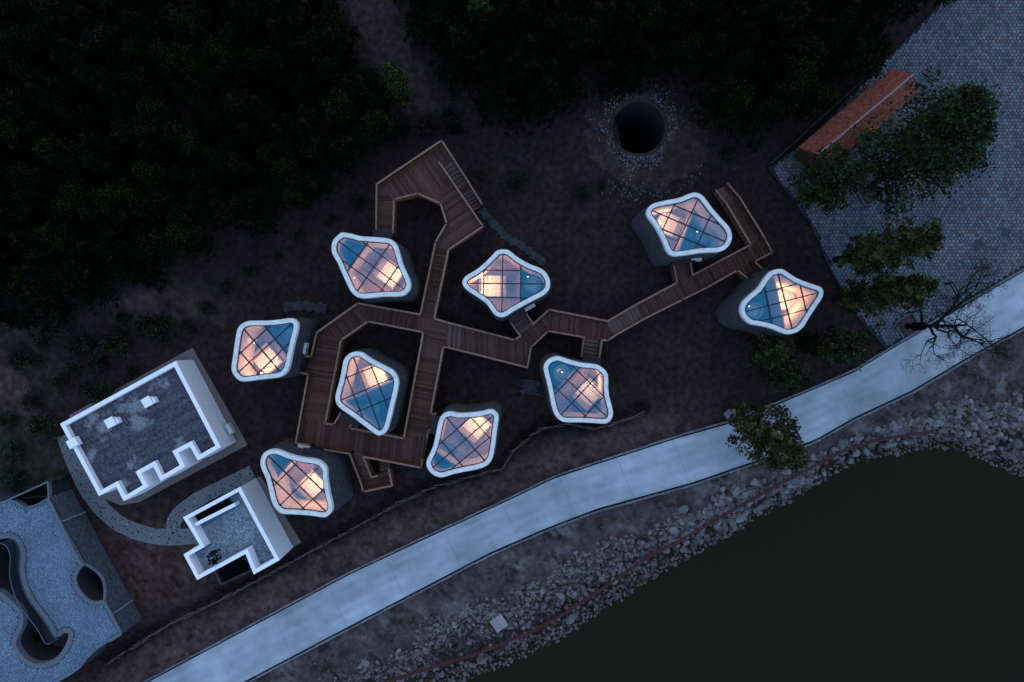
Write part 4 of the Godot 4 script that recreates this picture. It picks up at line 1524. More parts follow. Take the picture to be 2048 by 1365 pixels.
func build_curved_house() -> void:
	var o := [0, 930]
	var k := 3.137
	var top := 2.6
	var edge := zoomed([300,205, 765,1060, 690,1105, 600,1165, 540,1222, 500,1280, 440,1322, 370,1362, 250,1410, 0,1470, -400,1480, -500,700, -400,180, 0,235, 60,215], o, k, top)
	var outer := zoomed([296,108, 300,205, 765,1060, 690,1105, 600,1165, 540,1222, 500,1280, 440,1322, 370,1362, 250,1410, 0,1470, -400,1480, -500,700, -400,180, 0,235, 60,215], o, k, top)
	var snake := smooth_closed(zoomed([-60,480, 0,468, 60,460, 110,488, 132,560, 127,650, 142,740, 182,840, 240,920, 300,1000, 342,1075, 372,1078, 400,1055, 432,1062, 415,1125, 370,1192, 310,1235, 230,1246, 160,1215, 112,1150, 105,1100, 138,1030, 150,960, 125,900, 60,840, 0,792, -60,760], o, k, top), 3)
	var arc := smooth_open(zoomed([656,855, 600,866, 540,842, 490,782, 468,720, 485,665, 512,628], o, k, top), 4)
	var d0 := (edge[1] - edge[0]).normalized()
	# the ends of the eye lie in the wall itself
	arc[0] = edge[0] + d0 * (arc[0] - edge[0]).dot(d0)
	arc[arc.size() - 1] = edge[0] + d0 * (arc[arc.size() - 1] - edge[0]).dot(d0)
	var eye := arc
	var cut1 := (arc[0] - edge[0]).dot(d0)
	var cut0 := (arc[arc.size() - 1] - edge[0]).dot(d0)
	var brow := func(u: float) -> float: return top - 0.05 - (0.95 * sin(PI * clampf((u - cut0) / (cut1 - cut0), 0.0, 1.0)))
	var corner := zoomed([70,216, 100,228, 160,268, 225,248, 302,206, 297,112], o, k, top)
	var t := thing("curved_roof_house", "house whose pale tiled roof is pierced by winding courtyard openings", "house", v3(centre_of(edge), 0))
	var s := Shape.new()
	# wall of small bricks, course by course, towards the east
	var wall_line := offset_closed(edge, 0.0)
	s.ink = Color(0.055, 0.062, 0.078)
	var long := edge[0].distance_to(edge[1])
	for i in wall_line.size():
		var p := wall_line[i]
		var q := wall_line[(i + 1) % wall_line.size()]
		var out := v3((p + q) * 0.5 - centre_of(edge), 0)
		if i > 0:
			s.quad(v3(p, -0.3), v3(q, -0.3), v3(q, top - 0.05), v3(p, top - 0.05), out)
			continue
		for j in 60:
			var u0 := long * j / 60.0
			var u1 := long * (j + 1) / 60.0
			s.quad(v3(p + d0 * u0, -0.3), v3(p + d0 * u1, -0.3), v3(p + d0 * u1, brow.call(u1)), v3(p + d0 * u0, brow.call(u0)), out)
	piece("wall", s, M.brick, t)
	var r := RandomNumberGenerator.new()
	r.seed = 9
	s = Shape.new()
	for e in [[edge[0] + (edge[0] - edge[1]).normalized() * 1.3, edge[1]], [edge[1], edge[2]], [edge[2], edge[3]]]:
		var p: Vector2 = e[0]
		var q: Vector2 = e[1]
		var d := (q - p).normalized()
		var out := Vector2(-d.y, d.x)
		if out.dot(p - centre_of(edge)) < 0.0:
			out = -out
		var b := Basis(v3(d, 0), Vector3.UP, v3(out, 0))
		var n := int(p.distance_to(q) / 0.22)
		for course in 20:
			for j in n:
				s.ink = Color(0.115, 0.125, 0.150) * r.randf_range(0.62, 1.25)
				var m := d * (0.11 if course % 2 else 0.0)
				if course * 0.128 + 0.12 > brow.call((p + d * (j * 0.22 + 0.11) - edge[0]).dot(d0)) and e[1] == edge[1]:
					continue
				s.quad(v3(p + d * (j * 0.22 + 0.006) + m + out * 0.03, course * 0.128), v3(p + d * (j * 0.22 + 0.214) + m + out * 0.03, course * 0.128), v3(p + d * (j * 0.22 + 0.214) + m + out * (0.03 + 0.006 * r.randf()), course * 0.128 + 0.118), v3(p + d * (j * 0.22 + 0.006) + m + out * 0.036, course * 0.128 + 0.118), v3(out, 0))
	stuff(piece("brickwork", s, M.brick, t))
	for u in [0.18, 0.86]:
		s = Shape.new()
		var p := edge[0].lerp(edge[1], u)
		s.ink = Color(0.22, 0.24, 0.28)
		var out := Vector2(0.87, -0.49)
		s.box(v3(p + out * 0.06, 1.25), Vector3(0.14, 2.5, 0.14), Basis(Vector3.UP, 0.5))
		piece("pilaster", s, M.kerb, t)
	# roof slab with three openings
	var roof := [edge]
	for h in [snake, eye, corner]:
		var next := []
		for p in roof:
			next.append_array(clip_with_hole(p, h))
		roof = next
	s = Shape.new()
	for p in roof:
		s.flat(p, top - 0.05)
	piece("roof", s, M.underlay, t)
	var holes := [Geometry2D.offset_polygon(snake, 0.34)[0], Geometry2D.offset_polygon(eye, 0.22)[0], Geometry2D.offset_polygon(corner, 0.2)[0]]
	var tiles := tiles_in(offset_closed(edge, -0.2), top, 1.07, 0.19, Color(0.165, 0.225, 0.305), 0.15, r, holes)
	stuff(piece("roof_tiles", tiles, M.tile, t))
	# coping, wall and floor of the eye-shaped court, whose outer lip dips into the wall
	s = Shape.new()
	s.ink = Color(0.15, 0.165, 0.20)
	for i in arc.size() - 1:
		s.beam(v3(arc[i], top + 0.02), v3(arc[i + 1], top + 0.02), 0.24, 0.12)
	for i in 12:
		var u0 := lerpf(cut0, cut1, i / 12.0)
		var u1 := lerpf(cut0, cut1, (i + 1) / 12.0)
		s.beam(v3(edge[0] + d0 * u0, brow.call(u0) + 0.04), v3(edge[0] + d0 * u1, brow.call(u1) + 0.04), 0.2, 0.1)
	piece("eye_coping", s, M.kerb, t)
	s = Shape.new()
	for i in arc.size() - 1:
		s.quad(v3(arc[i], 0.0), v3(arc[i + 1], 0.0), v3(arc[i + 1], top), v3(arc[i], top), v3(centre_of(arc) - arc[i], 0))
	piece("courtyard_wall", s, M.pit, t)
	s = Shape.new()
	s.flat(arc, 0.02)
	piece("courtyard_floor", s, M.slate, t)
	for h in [[snake, 0.34], [corner, 0.1]]:
		var line: PackedVector2Array = h[0]
		var grown := offset_closed(line, h[1])
		s = Shape.new()
		s.ink = Color(0.15, 0.165, 0.20)
		s.soft_skirt(grown, top - 0.02, grown, top + 0.08)
		s.ring(grown, line, top + 0.08)
		s.soft_skirt(line, top - 0.4, line, top + 0.08, -1.0)
		piece("coping", s, M.kerb, t)
		s = Shape.new()
		s.soft_skirt(line, 0.0, line, top - 0.4, -1.0)
		piece("courtyard_wall", s, M.pit, t)
		s = Shape.new()
		s.flat(line, 0.02)
		piece("courtyard_floor", s, M.slate, t)
	s = Shape.new()
	s.ink = Color(0.15, 0.165, 0.20)
	var rim := zoomed([300,205, 512,628, 656,855, 765,1060, 690,1105], o, k, top)
	for i in [0, 2, 3]:
		s = Shape.new()
		s.ink = Color(0.15, 0.165, 0.20)
		s.beam(v3(rim[i].lerp(centre_of(edge), 0.01), top + 0.04), v3(rim[i + 1].lerp(centre_of(edge), 0.01), top + 0.04), 0.24, 0.12)
		piece("parapet", s, M.kerb, t)
	# curved metal railing along the eastern lip of the winding opening
	var rail := thing("courtyard_railing", "curving dark metal railing along the winding roof opening", "railing", v3(snake[20], top))
	var path := PackedVector3Array()
	var rad := PackedFloat32Array()
	s = Shape.new()
	s.ink = Color(1, 1, 1)
	var lip := offset_closed(snake, -0.10)
	for i in range(6, 33):
		path.append(v3(lip[i], top + 0.95))
		rad.append(0.03)
		for u in 3:
			var p := lip[i].lerp(lip[i + 1], u / 3.0)
			s.box(v3(p, top + 0.45), Vector3(0.022, 1.0, 0.022))
	stuff(piece("balusters", s, M.steel, rail))
	s = Shape.new()
	s.tube(path, rad, 6)
	piece("handrail", s, M.steel, rail)
	var footing := PackedVector3Array()
	for p in path:
		footing.append(p - Vector3(0, 0.92, 0))
	s = Shape.new()
	s.tube(footing, rad, 6)
	piece("bottom_rail", s, M.steel, rail)
	# inner doorway seen at the end of the court
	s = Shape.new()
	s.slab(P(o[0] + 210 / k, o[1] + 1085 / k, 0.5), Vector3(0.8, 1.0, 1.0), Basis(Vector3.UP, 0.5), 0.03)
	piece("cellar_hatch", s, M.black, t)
	# low stone domes standing in the eye-shaped court
	for e in [[520, 700, 0.42], [575, 800, 0.38]]:
		var at := P(o[0] + e[0] / k, o[1] + e[1] / k, 0.4)
		s = Shape.new()
		s.lathe(at, [Vector2(e[2], -0.4), Vector2(e[2], 0.1), Vector2(e[2] * 0.8, 0.3), Vector2(0.001, 0.4)], 14)
		piece("stone_dome", s, M.pit, t)

func clip_with_hole(p: PackedVector2Array, h: PackedVector2Array) -> Array:
	# cut through the hole's middle so that no piece keeps a hole
	var c := centre_of(h)
	var out := []
	for s in [-1.0, 1.0]:
		var half := PackedVector2Array([c + Vector2(-60, 0), c + Vector2(60, 0), c + Vector2(60, 60 * s), c + Vector2(-60, 60 * s)])
		for q in Geometry2D.intersect_polygons(p, half):
			for e in Geometry2D.clip_polygons(q, h):
				if not Geometry2D.is_polygon_clockwise(e):
					out.append(e)
	return out

func build_shed() -> void:
	var o := [1560, 120]
	var k := 5.25
	var eave := 2.5
	var ridge := 3.25
	var n0 := P(o[0] + 195 / k, o[1] + 920 / k, eave)
	var n1 := P(o[0] + 1180 / k, o[1] + 85 / k, eave)
	var s0 := P(o[0] + 495 / k, o[1] + 1140 / k, eave)
	var s1 := P(o[0] + 1470 / k, o[1] + 325 / k, eave)
	var r0 := (n0 + s0) * 0.5 + Vector3.UP * (ridge - eave)
	var r1 := (n1 + s1) * 0.5 + Vector3.UP * (ridge - eave)
	var t := thing("tiled_roof_shed", "long low shed with orange tiled gable roof beside the trees", "shed", (n0 + s1) * 0.5 * Vector3(1, 0, 1))
	var r := RandomNumberGenerator.new()
	r.seed = 12
	for e in [[n0, n1, r0, r1, "roof_slope"], [s0, s1, r0, r1, "roof_slope"]]:
		var s := Shape.new()
		var a: Vector3 = e[0]
		var b: Vector3 = e[1]
		var rows := 14
		var cols := int(a.distance_to(b) / 0.24)
		var up: Vector3 = (e[2] - e[0])
		var nrm := (b - a).cross(up).normalized()
		if nrm.y < 0.0:
			nrm = -nrm
		s.ink = Color(0.12, 0.036, 0.026)
		s.quad(a, b, e[3], e[2], nrm)
		for i in rows:
			for j in cols:
				s.ink = Color(0.300, 0.082, 0.052) * r.randf_range(0.62, 1.2)
				var p := a.lerp(b, (j + 0.04) / cols) + up * (float(i) / rows) + nrm * 0.045
				var q := a.lerp(b, (j + 0.96) / cols) + up * (float(i) / rows) + nrm * 0.045
				var p1 := a.lerp(b, (j + 0.04) / cols) + up * (float(i + 1) / rows) + nrm * 0.022
				var q1 := a.lerp(b, (j + 0.96) / cols) + up * (float(i + 1) / rows) + nrm * 0.022
				s.quad(p, q, q1, p1, nrm)
				s.quad(p, q, q - nrm * 0.03, p - nrm * 0.03, -up)
		stuff(piece(e[4], s, M.terracotta, t))
	var s := Shape.new()
	s.ink = Color(0.33, 0.27, 0.27)
	s.beam(r0 + Vector3(0, 0.06, 0), r1 + Vector3(0, 0.06, 0), 0.13, 0.07)
	piece("ridge_cap", s, M.terracotta, t)
	s = Shape.new()
	s.ink = Color(0.09, 0.04, 0.035)
	var box := PackedVector2Array([Vector2(n0.x, n0.z), Vector2(n1.x, n1.z), Vector2(s1.x, s1.z), Vector2(s0.x, s0.z)])
	var core := offset_closed(box, -0.35)
	s.skirt(core, -0.1, core, eave)
	for e in [[core[0], core[3], r0], [core[1], core[2], r1]]:
		s.tri(v3(e[0], eave), v3(e[1], eave), v3((e[0] + e[1]) * 0.5, ridge - 0.15))
	piece("wall", s, M.brick, t)
	# porch gable on the paved side
	var a0 := P(o[0] + 880 / k, o[1] + 652 / k, 3.0)
	var a1 := P(o[0] + 985 / k, o[1] + 775 / k, 3.0)
	var along := (n1 - n0).normalized()
	var l1 := a1 - along * 0.95 - Vector3.UP * 0.5
	var l2 := a1 + along * 0.95 - Vector3.UP * 0.5
	var m1 := a0 - along * 0.95 - Vector3.UP * 0.5
	var m2 := a0 + along * 0.95 - Vector3.UP * 0.5
	s = Shape.new()
	for e in [[l1, m1], [l2, m2]]:
		for i in 8:
			for j in 5:
				s.ink = Color(0.360, 0.110, 0.062) * r.randf_range(0.75, 1.2)
				var p: Vector3 = e[0].lerp(a1, i / 8.0)
				var q: Vector3 = e[1].lerp(a0, i / 8.0)
				var p1: Vector3 = e[0].lerp(a1, (i + 1) / 8.0)
				var q1: Vector3 = e[1].lerp(a0, (i + 1) / 8.0)
				s.quad(p.lerp(q, (j + 0.03) / 5.0), p.lerp(q, (j + 0.97) / 5.0), p1.lerp(q1, (j + 0.97) / 5.0), p1.lerp(q1, (j + 0.03) / 5.0), Vector3.UP)
	stuff(piece("porch_roof", s, M.terracotta, t))
	for e in [l1 + along * 0.12, l2 - along * 0.12]:
		s = Shape.new()
		s.ink = Color(0.09, 0.05, 0.04)
		s.box(Vector3(e.x, 1.2, e.z), Vector3(0.12, 2.5, 0.12))
		piece("post", s, M.wood, t)
	# low boundary wall along the wood
	var f0 := P(1538, 330, 0.4)
	var f1 := P(1735, 152, 0.4)
	var w := thing("boundary_wall", "thin dark wall between the wood and the orange-roofed shed", "wall", f0 * Vector3(1, 0, 1))
	s = Shape.new()
	s.ink = Color(0.035, 0.034, 0.042)
	s.beam(Vector3(f0.x, 0.35, f0.z), Vector3(f1.x, 0.35, f1.z), 0.09, 0.9)
	piece("wall_body", s, M.kerb, w)
	s = Shape.new()
	s.ink = Color(0.045, 0.04, 0.045)
	s.beam(Vector3(f0.x, 0.83, f0.z), Vector3(f1.x, 0.83, f1.z), 0.11, 0.05)
	piece("coping", s, M.kerb, w)

func build_pit() -> void:
	var at := P(1278, 255, 0.55) * Vector3(1, 0, 1)
	var t := thing("stone_ringed_pit", "deep round dark pit ringed with loose stones", "pit", at)
	var s := Shape.new()
	s.lathe(at, [Vector2(1.98, -9.0), Vector2(1.98, 0.5)], 40)
	for i in s.n.size():
		s.n[i] = -s.n[i]
	for i in range(0, s.v.size(), 3):
		var e := s.v[i + 1]
		s.v[i + 1] = s.v[i + 2]
		s.v[i + 2] = e
	piece("shaft_wall", s, M.pit, t)
	s = Shape.new()
	var disc := PackedVector2Array()
	for k in 40:
		disc.append(Vector2(at.x, at.z) + Vector2(cos(TAU * k / 40.0), sin(TAU * k / 40.0)) * 1.98)
	s.flat(disc, -9.0)
	piece("shaft_floor", s, M.black, t)
	# ledge halfway down on the western side
	s = Shape.new()
	var led := PackedVector2Array()
	for k in 13:
		var a := PI * 0.62 + PI * 0.62 * k / 12.0
		led.append(Vector2(at.x, at.z) + Vector2(cos(a), sin(a)) * 1.96)
	s.prism(led, -3.4, -1.7)
	piece("ledge", s, M.pit, t)
	# the thrown-up mound, uneven
	s = Shape.new()
	var prof := [[1.98, 0.50], [2.15, 0.58], [2.5, 0.55], [2.9, 0.38], [3.3, 0.14], [3.7, 0.0], [4.1, -0.10], [4.6, -0.25]]
	for i in prof.size() - 1:
		for k in 60:
			var q := []
			for e in [[i, k], [i, k + 1], [i + 1, k + 1], [i + 1, k]]:
				var a: float = TAU * (e[1] % 60) / 60.0
				var w := hump.get_noise_2d(cos(a) * 6.0 + 30.0, sin(a) * 6.0 + prof[e[0]][0])
				var stretch := 1.0 + (0.35 * maxf(0.0, cos(a - 1.1)) + w * 0.3) * smooth01(2.2, 3.4, prof[e[0]][0])
				q.append(at + Vector3(cos(a) * prof[e[0]][0] * stretch, prof[e[0]][1] + w * 0.25 * smooth01(1.99, 2.6, prof[e[0]][0]), sin(a) * prof[e[0]][0] * stretch))
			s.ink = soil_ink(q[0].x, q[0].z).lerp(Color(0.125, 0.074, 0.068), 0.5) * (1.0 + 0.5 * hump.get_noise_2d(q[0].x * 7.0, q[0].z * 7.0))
			s.quad(q[0], q[1], q[2], q[3], Vector3.UP)
	piece("mound", s, M.soil, t)
	var r := RandomNumberGenerator.new()
	r.seed = 6
	var mm := MultiMesh.new()
	mm.transform_format = MultiMesh.TRANSFORM_3D
	mm.use_colors = true
	mm.mesh = M.rocks[2]
	mm.instance_count = 950
	for i in 950:
		var a := r.randf() * TAU
		var rad := 2.25 + absf(r.randfn(0.0, 0.75))
		if i > 560:
			a = r.randf_range(0.2, 2.1)
			rad = 2.3 + 3.6 * pow(r.randf(), 1.4)
		var p := Vector2(at.x + cos(a) * rad, at.z + sin(a) * rad)
		var y := lerpf(0.6, 0.0, smooth01(2.3, 4.2, rad))
		var z := r.randf_range(0.03, 0.085)
		mm.set_instance_transform(i, Transform3D(Basis(Vector3(r.randf(), r.randf(), r.randf()).normalized(), r.randf() * 3.0).scaled(Vector3(z, z * 0.8, z * 1.1)), v3(p, y - 0.03)))
		mm.set_instance_color(i, Color(0.19, 0.18, 0.19) * r.randf_range(0.35, 1.3))
	var o := MultiMeshInstance3D.new()
	o.name = "loose_stones"
	o.multimesh = mm
	o.material_override = M.stone
	o.position = -at
	stuff(o)
	t.add_child(o)

func build_paths() -> void:
	# crazy-paved garden path
	var r := RandomNumberGenerator.new()
	r.seed = 21
	for e in [[[128, 870, 150, 930, 178, 985, 215, 1030, 262, 1060, 325, 1075, 395, 1072], 0.62, "garden_path"], [[345, 1068, 352, 1035, 395, 1000, 450, 972, 505, 945], 0.55, "garden_path"], [[962, 418, 1000, 462, 1045, 494, 1090, 527], 0.30, "concrete_path"], [[566, 616, 600, 612, 652, 618], 0.35, "concrete_path"], [[1062, 760, 1060, 790], 0.6, "concrete_path"]]:
		var line := smooth_open(line_px(e[0]), 5 if e[2] == "garden_path" else 14)
		var root := setting(e[2])
		var s := Shape.new()
		s.ink = Color(0.165, 0.175, 0.195) if e[2] == "garden_path" else Color(0.085, 0.085, 0.098)
		var loop := PackedVector2Array()
		var back := PackedVector2Array()
		for i in line.size():
			var d := (line[mini(i + 1, line.size() - 1)] - line[maxi(i - 1, 0)]).normalized()
			var rough := 0.12 if e[2] == "garden_path" else 0.85
			var w: float = e[1] * (1.0 + rough * hump.get_noise_2d(i * 3.0, e[1] * 50.0))
			var w2: float = e[1] * (1.0 + rough * hump.get_noise_2d(i * 3.0 + 400.0, e[1] * 50.0))
			loop.append(line[i] + Vector2(-d.y, d.x) * w)
			back.append(line[i] - Vector2(-d.y, d.x) * w2)
		back.reverse()
		loop.append_array(back)
		s.prism(loop, -0.2, 0.025 if e[0][0] == 128 else 0.021)
		piece("paving", s, M.kerb if e[2] == "garden_path" else M.soil, root)
		if e[2] != "garden_path":
			continue
		var mm := MultiMesh.new()
		mm.transform_format = MultiMesh.TRANSFORM_3D
		mm.use_colors = true
		mm.mesh = M.rocks[1]
		mm.instance_count = 130
		for i in 130:
			var q := line[r.randi() % line.size()] + Vector2(r.randf_range(-0.5, 0.5), r.randf_range(-0.5, 0.5))
			var z := r.randf_range(0.03, 0.09)
			mm.set_instance_transform(i, Transform3D(Basis(Vector3.UP, r.randf() * TAU).scaled(Vector3(z, 0.02, z * r.randf_range(0.4, 1.0))), v3(q, 0.025)))
			mm.set_instance_color(i, Color(0.008, 0.010, 0.016) * r.randf_range(0.6, 1.6) if r.randf() < 0.94 else Color(0.5, 0.55, 0.62))
		var o := MultiMeshInstance3D.new()
		o.name = "inset_pebbles"
		o.multimesh = mm
		o.material_override = M.stone
		stuff(o)
		root.add_child(o)

# ---------------------------------------------------------------- plants
func leaf(s: Shape, at: Vector3, n: Vector3, dir: Vector3, long: float, wide: float) -> void:
	var side := n.cross(dir)
	side = side.normalized() if side.length() > 0.01 else Vector3.RIGHT
	dir = side.cross(n).normalized()
	var a := at - dir * long * 0.5
	var b := at + side * wide * 0.5 + dir * long * 0.08
	var c := at + dir * long * 0.5
	var d := at - side * wide * 0.5 + dir * long * 0.08
	s.soft(a, b, c, n, n, n)
	s.soft(a, c, d, n, n, n)

func any_dir(r: RandomNumberGenerator) -> Vector3:
	return Vector3(r.randfn(), r.randfn(), r.randfn()).normalized()

# a leafy tree: h height, w crown radius, low where the crown starts; returns [trunk shape, crown shape] about the origin
func leafy(seed_value: int, h: float, w: float, low: float, clumps: int, per: int, size: float, ink: Color, needle := false) -> Array:
	var r := RandomNumberGenerator.new()
	r.seed = seed_value
	var wood := Shape.new()
	var crown := Shape.new()
	var bend := Vector3(r.randf_range(-0.2, 0.2), 0, r.randf_range(-0.2, 0.2))
	var spine := PackedVector3Array()
	var rad := PackedFloat32Array()
	for k in 7:
		var t := k / 6.0
		spine.append(Vector3(0, -0.2, 0) + Vector3(0, (h * 0.93 + 0.2) * t, 0) + bend * sin(t * 3.0) + Vector3(r.randf_range(-0.06, 0.06), 0, r.randf_range(-0.06, 0.06)) * t)
		rad.append(lerpf(0.035 * h * 0.55 + 0.03, 0.015, pow(t, 0.8)))
	wood.tube(spine, rad, 7)
	for k in clumps:
		# height in the crown and reach at that height, drawn in by noise so that the outline is uneven
		var t := pow(r.randf(), 0.85)
		var y := lerpf(low, h, t)
		var reach: float
		if needle:
			reach = w * (1.02 - t) * (0.85 + 0.3 * r.randf())
		else:
			reach = w * sqrt(maxf(0.02, 1.0 - pow(absf(t - 0.38) / 0.66, 2.2)))
		var a := r.randf() * TAU
		var lump := (0.72 if needle else 0.66) + (0.5 if needle else 0.95) * hump.get_noise_3d(cos(a) * 5.0 + seed_value * 9.0, y * 2.0, sin(a) * 5.0)
		var d := pow(r.randf(), 0.42) * reach * lump
		var st := spine[clampi(int(y / h * 5.5), 0, 6)]
		var at := Vector3(st.x + cos(a) * d, y, st.z + sin(a) * d)
		var out := Vector3(cos(a), 0.55, sin(a)).normalized()
		var tone := 0.45 + 1.5 * pow(r.randf(), 2.2) if needle else 0.45 + 1.5 * pow(r.randf(), 1.6)
		if k % 5 == 0 and d > 0.5:
			var root := Vector3(st.x, maxf(low * 0.8, y - d * 0.75), st.z)
			wood.tube(PackedVector3Array([root, root.lerp(at, 0.5) + Vector3(0, d * 0.08, 0), at]), PackedFloat32Array([0.012 * h * 0.35 + 0.012, 0.016, 0.006]), 4)
		var cr := (0.34 if needle else 0.36) * lerpf(0.8, 1.2, r.randf()) * (w / 2.0 if w > 2.2 else 1.0)
		for q in per:
			crown.ink = ink * (tone * r.randf_range(0.7, 1.3))
			if r.randf() < 0.12:
				crown.ink = Color(ink.r * 1.6, ink.g * 1.25, ink.b * 0.8) * tone
			if needle:
				var dir := (out * 0.8 + any_dir(r) * 0.9).normalized()
				leaf(crown, at + dir * cr * r.randf_range(0.3, 0.9), (Vector3.UP * 0.6 + any_dir(r)).normalized(), dir, size * r.randf_range(0.8, 1.3), size * 0.3)
			else:
				var off := any_dir(r) * cr * pow(r.randf(), 0.5)
				off.y *= 0.6
				leaf(crown, at + off, (out * 0.35 + Vector3.UP * 0.55 + any_dir(r) * 0.75).normalized(), (out + any_dir(r)).normalized(), size * r.randf_range(0.7, 1.25), size * 0.62)
	return [wood, crown]

func tree(called: String, label: String, at: Vector3, made: Array, group := "", turn := 0.0, k := 1.0, bark: Material = null, lean := Vector3.ZERO) -> void:
	var t := thing(called, label, "tree", at, group)
	t.rotation = lean + Vector3(0, turn, 0)
	t.scale = Vector3(k, k, k)
	for e in 2:
		var o := MeshInstance3D.new()
		o.name = ["trunk", "crown"][e]
		o.mesh = made[e]
		o.material_override = (bark if bark else M.bark) if e == 0 else M.leaf
		t.add_child(o)

func meshes(pair: Array) -> Array:
	return [pair[0].done(), pair[1].done()]

func bare_tree(base: Vector3) -> void:
	var r := RandomNumberGenerator.new()
	r.seed = 1234
	var t := thing("bare_tree", "dark bare spreading tree rising from the paving beside the road", "tree", base)
	var wood := Shape.new()
	var limbs := []
	var tips: Array[Vector3] = []
	var grow := func(self_: Callable, shape: Shape, p: Vector3, d: Vector3, length: float, rad: float, depth: int) -> void:
		var line := PackedVector3Array([p])
		var radii := PackedFloat32Array([rad])
		var q := p
		var dir := d
		for k in 3:
			dir = (dir + any_dir(r) * 0.22 + Vector3.UP * (0.10 if depth > 2 else 0.03)).normalized()
			q += dir * length / 3.0
			line.append(q)
			radii.append(lerpf(rad, rad * 0.62, (k + 1) / 3.0))
			if depth <= 2 and k < 2:
				tips.append(q)
		shape.tube(line, radii, 6 if depth > 3 else 4)
		if depth == 0:
			tips.append(q)
			return
		var n := 2 if r.randf() < 0.55 else 3
		for k in n:
			var nd := (dir + any_dir(r) * 0.78).normalized()
			nd.y = maxf(nd.y, -0.1)
			self_.call(self_, shape, q, nd.normalized(), length * r.randf_range(0.66, 0.86), rad * 0.6, depth - 1)
	wood.tube(PackedVector3Array([base + Vector3(0, -0.2, 0), base + Vector3(0.05, 0.8, 0.02), base + Vector3(0.0, 2.0, 0.05), base + Vector3(0.08, 3.3, 0.0)]), PackedFloat32Array([0.42, 0.33, 0.29, 0.24]), 10)
	piece("trunk", wood, M.black_bark, t)
	for e in [[1.9, Vector3(-0.35, 0.62, -0.75), 1.55, 0.11], [2.6, Vector3(0.05, 0.8, 0.62), 1.5, 0.115], [3.2, Vector3(0.15, 1.0, 0.12), 1.75, 0.165], [3.2, Vector3(0.1, 0.95, -0.4), 1.7, 0.14], [3.0, Vector3(0.3, 0.9, 0.4), 1.5, 0.09], [3.1, Vector3(-0.3, 0.95, 0.05), 1.45, 0.08]]:
		var s := Shape.new()
		grow.call(grow, s, base + Vector3(0.04, e[0], 0.0), e[1].normalized(), e[2] * 1.14, e[3], 5)
		piece("limb", s, M.black_bark, t)
	var crown := Shape.new()
	for p in tips:
		for k in 3:
			if r.randf() < 0.85:
				crown.ink = Color(0.030, 0.034, 0.026) * r.randf_range(0.6, 1.4)
				leaf(crown, p + any_dir(r) * 0.22 - Vector3(0, r.randf() * 0.3, 0), any_dir(r), Vector3.DOWN + any_dir(r) * 0.4, 0.16, 0.035)
	piece("twig_leaves", crown, M.leaf, t)

func spots_in(poly: PackedVector2Array, gap: float, seed_value: int) -> Array:
	var r := RandomNumberGenerator.new()
	r.seed = seed_value
	var out := []
	var lo := Vector2(1e9, 1e9)
	var hi := -lo
	for p in poly:
		lo = lo.min(p)
		hi = hi.max(p)
	var row := 0
	var y := lo.y
	while y < hi.y:
		var x := lo.x + (gap * 0.5 if row % 2 else 0.0)
		while x < hi.x:
			var p := Vector2(x, y) + Vector2(r.randf_range(-0.36, 0.36), r.randf_range(-0.36, 0.36)) * gap
			if Geometry2D.is_point_in_polygon(p, poly):
				out.append(p)
			x += gap
		y += gap * 0.87
		row += 1
	return out

func px_poly(flat: Array) -> PackedVector2Array:
	var out := PackedVector2Array()
	for i in range(0, flat.size(), 2):
		out.append(Vector2(flat[i], flat[i + 1]))
	return out

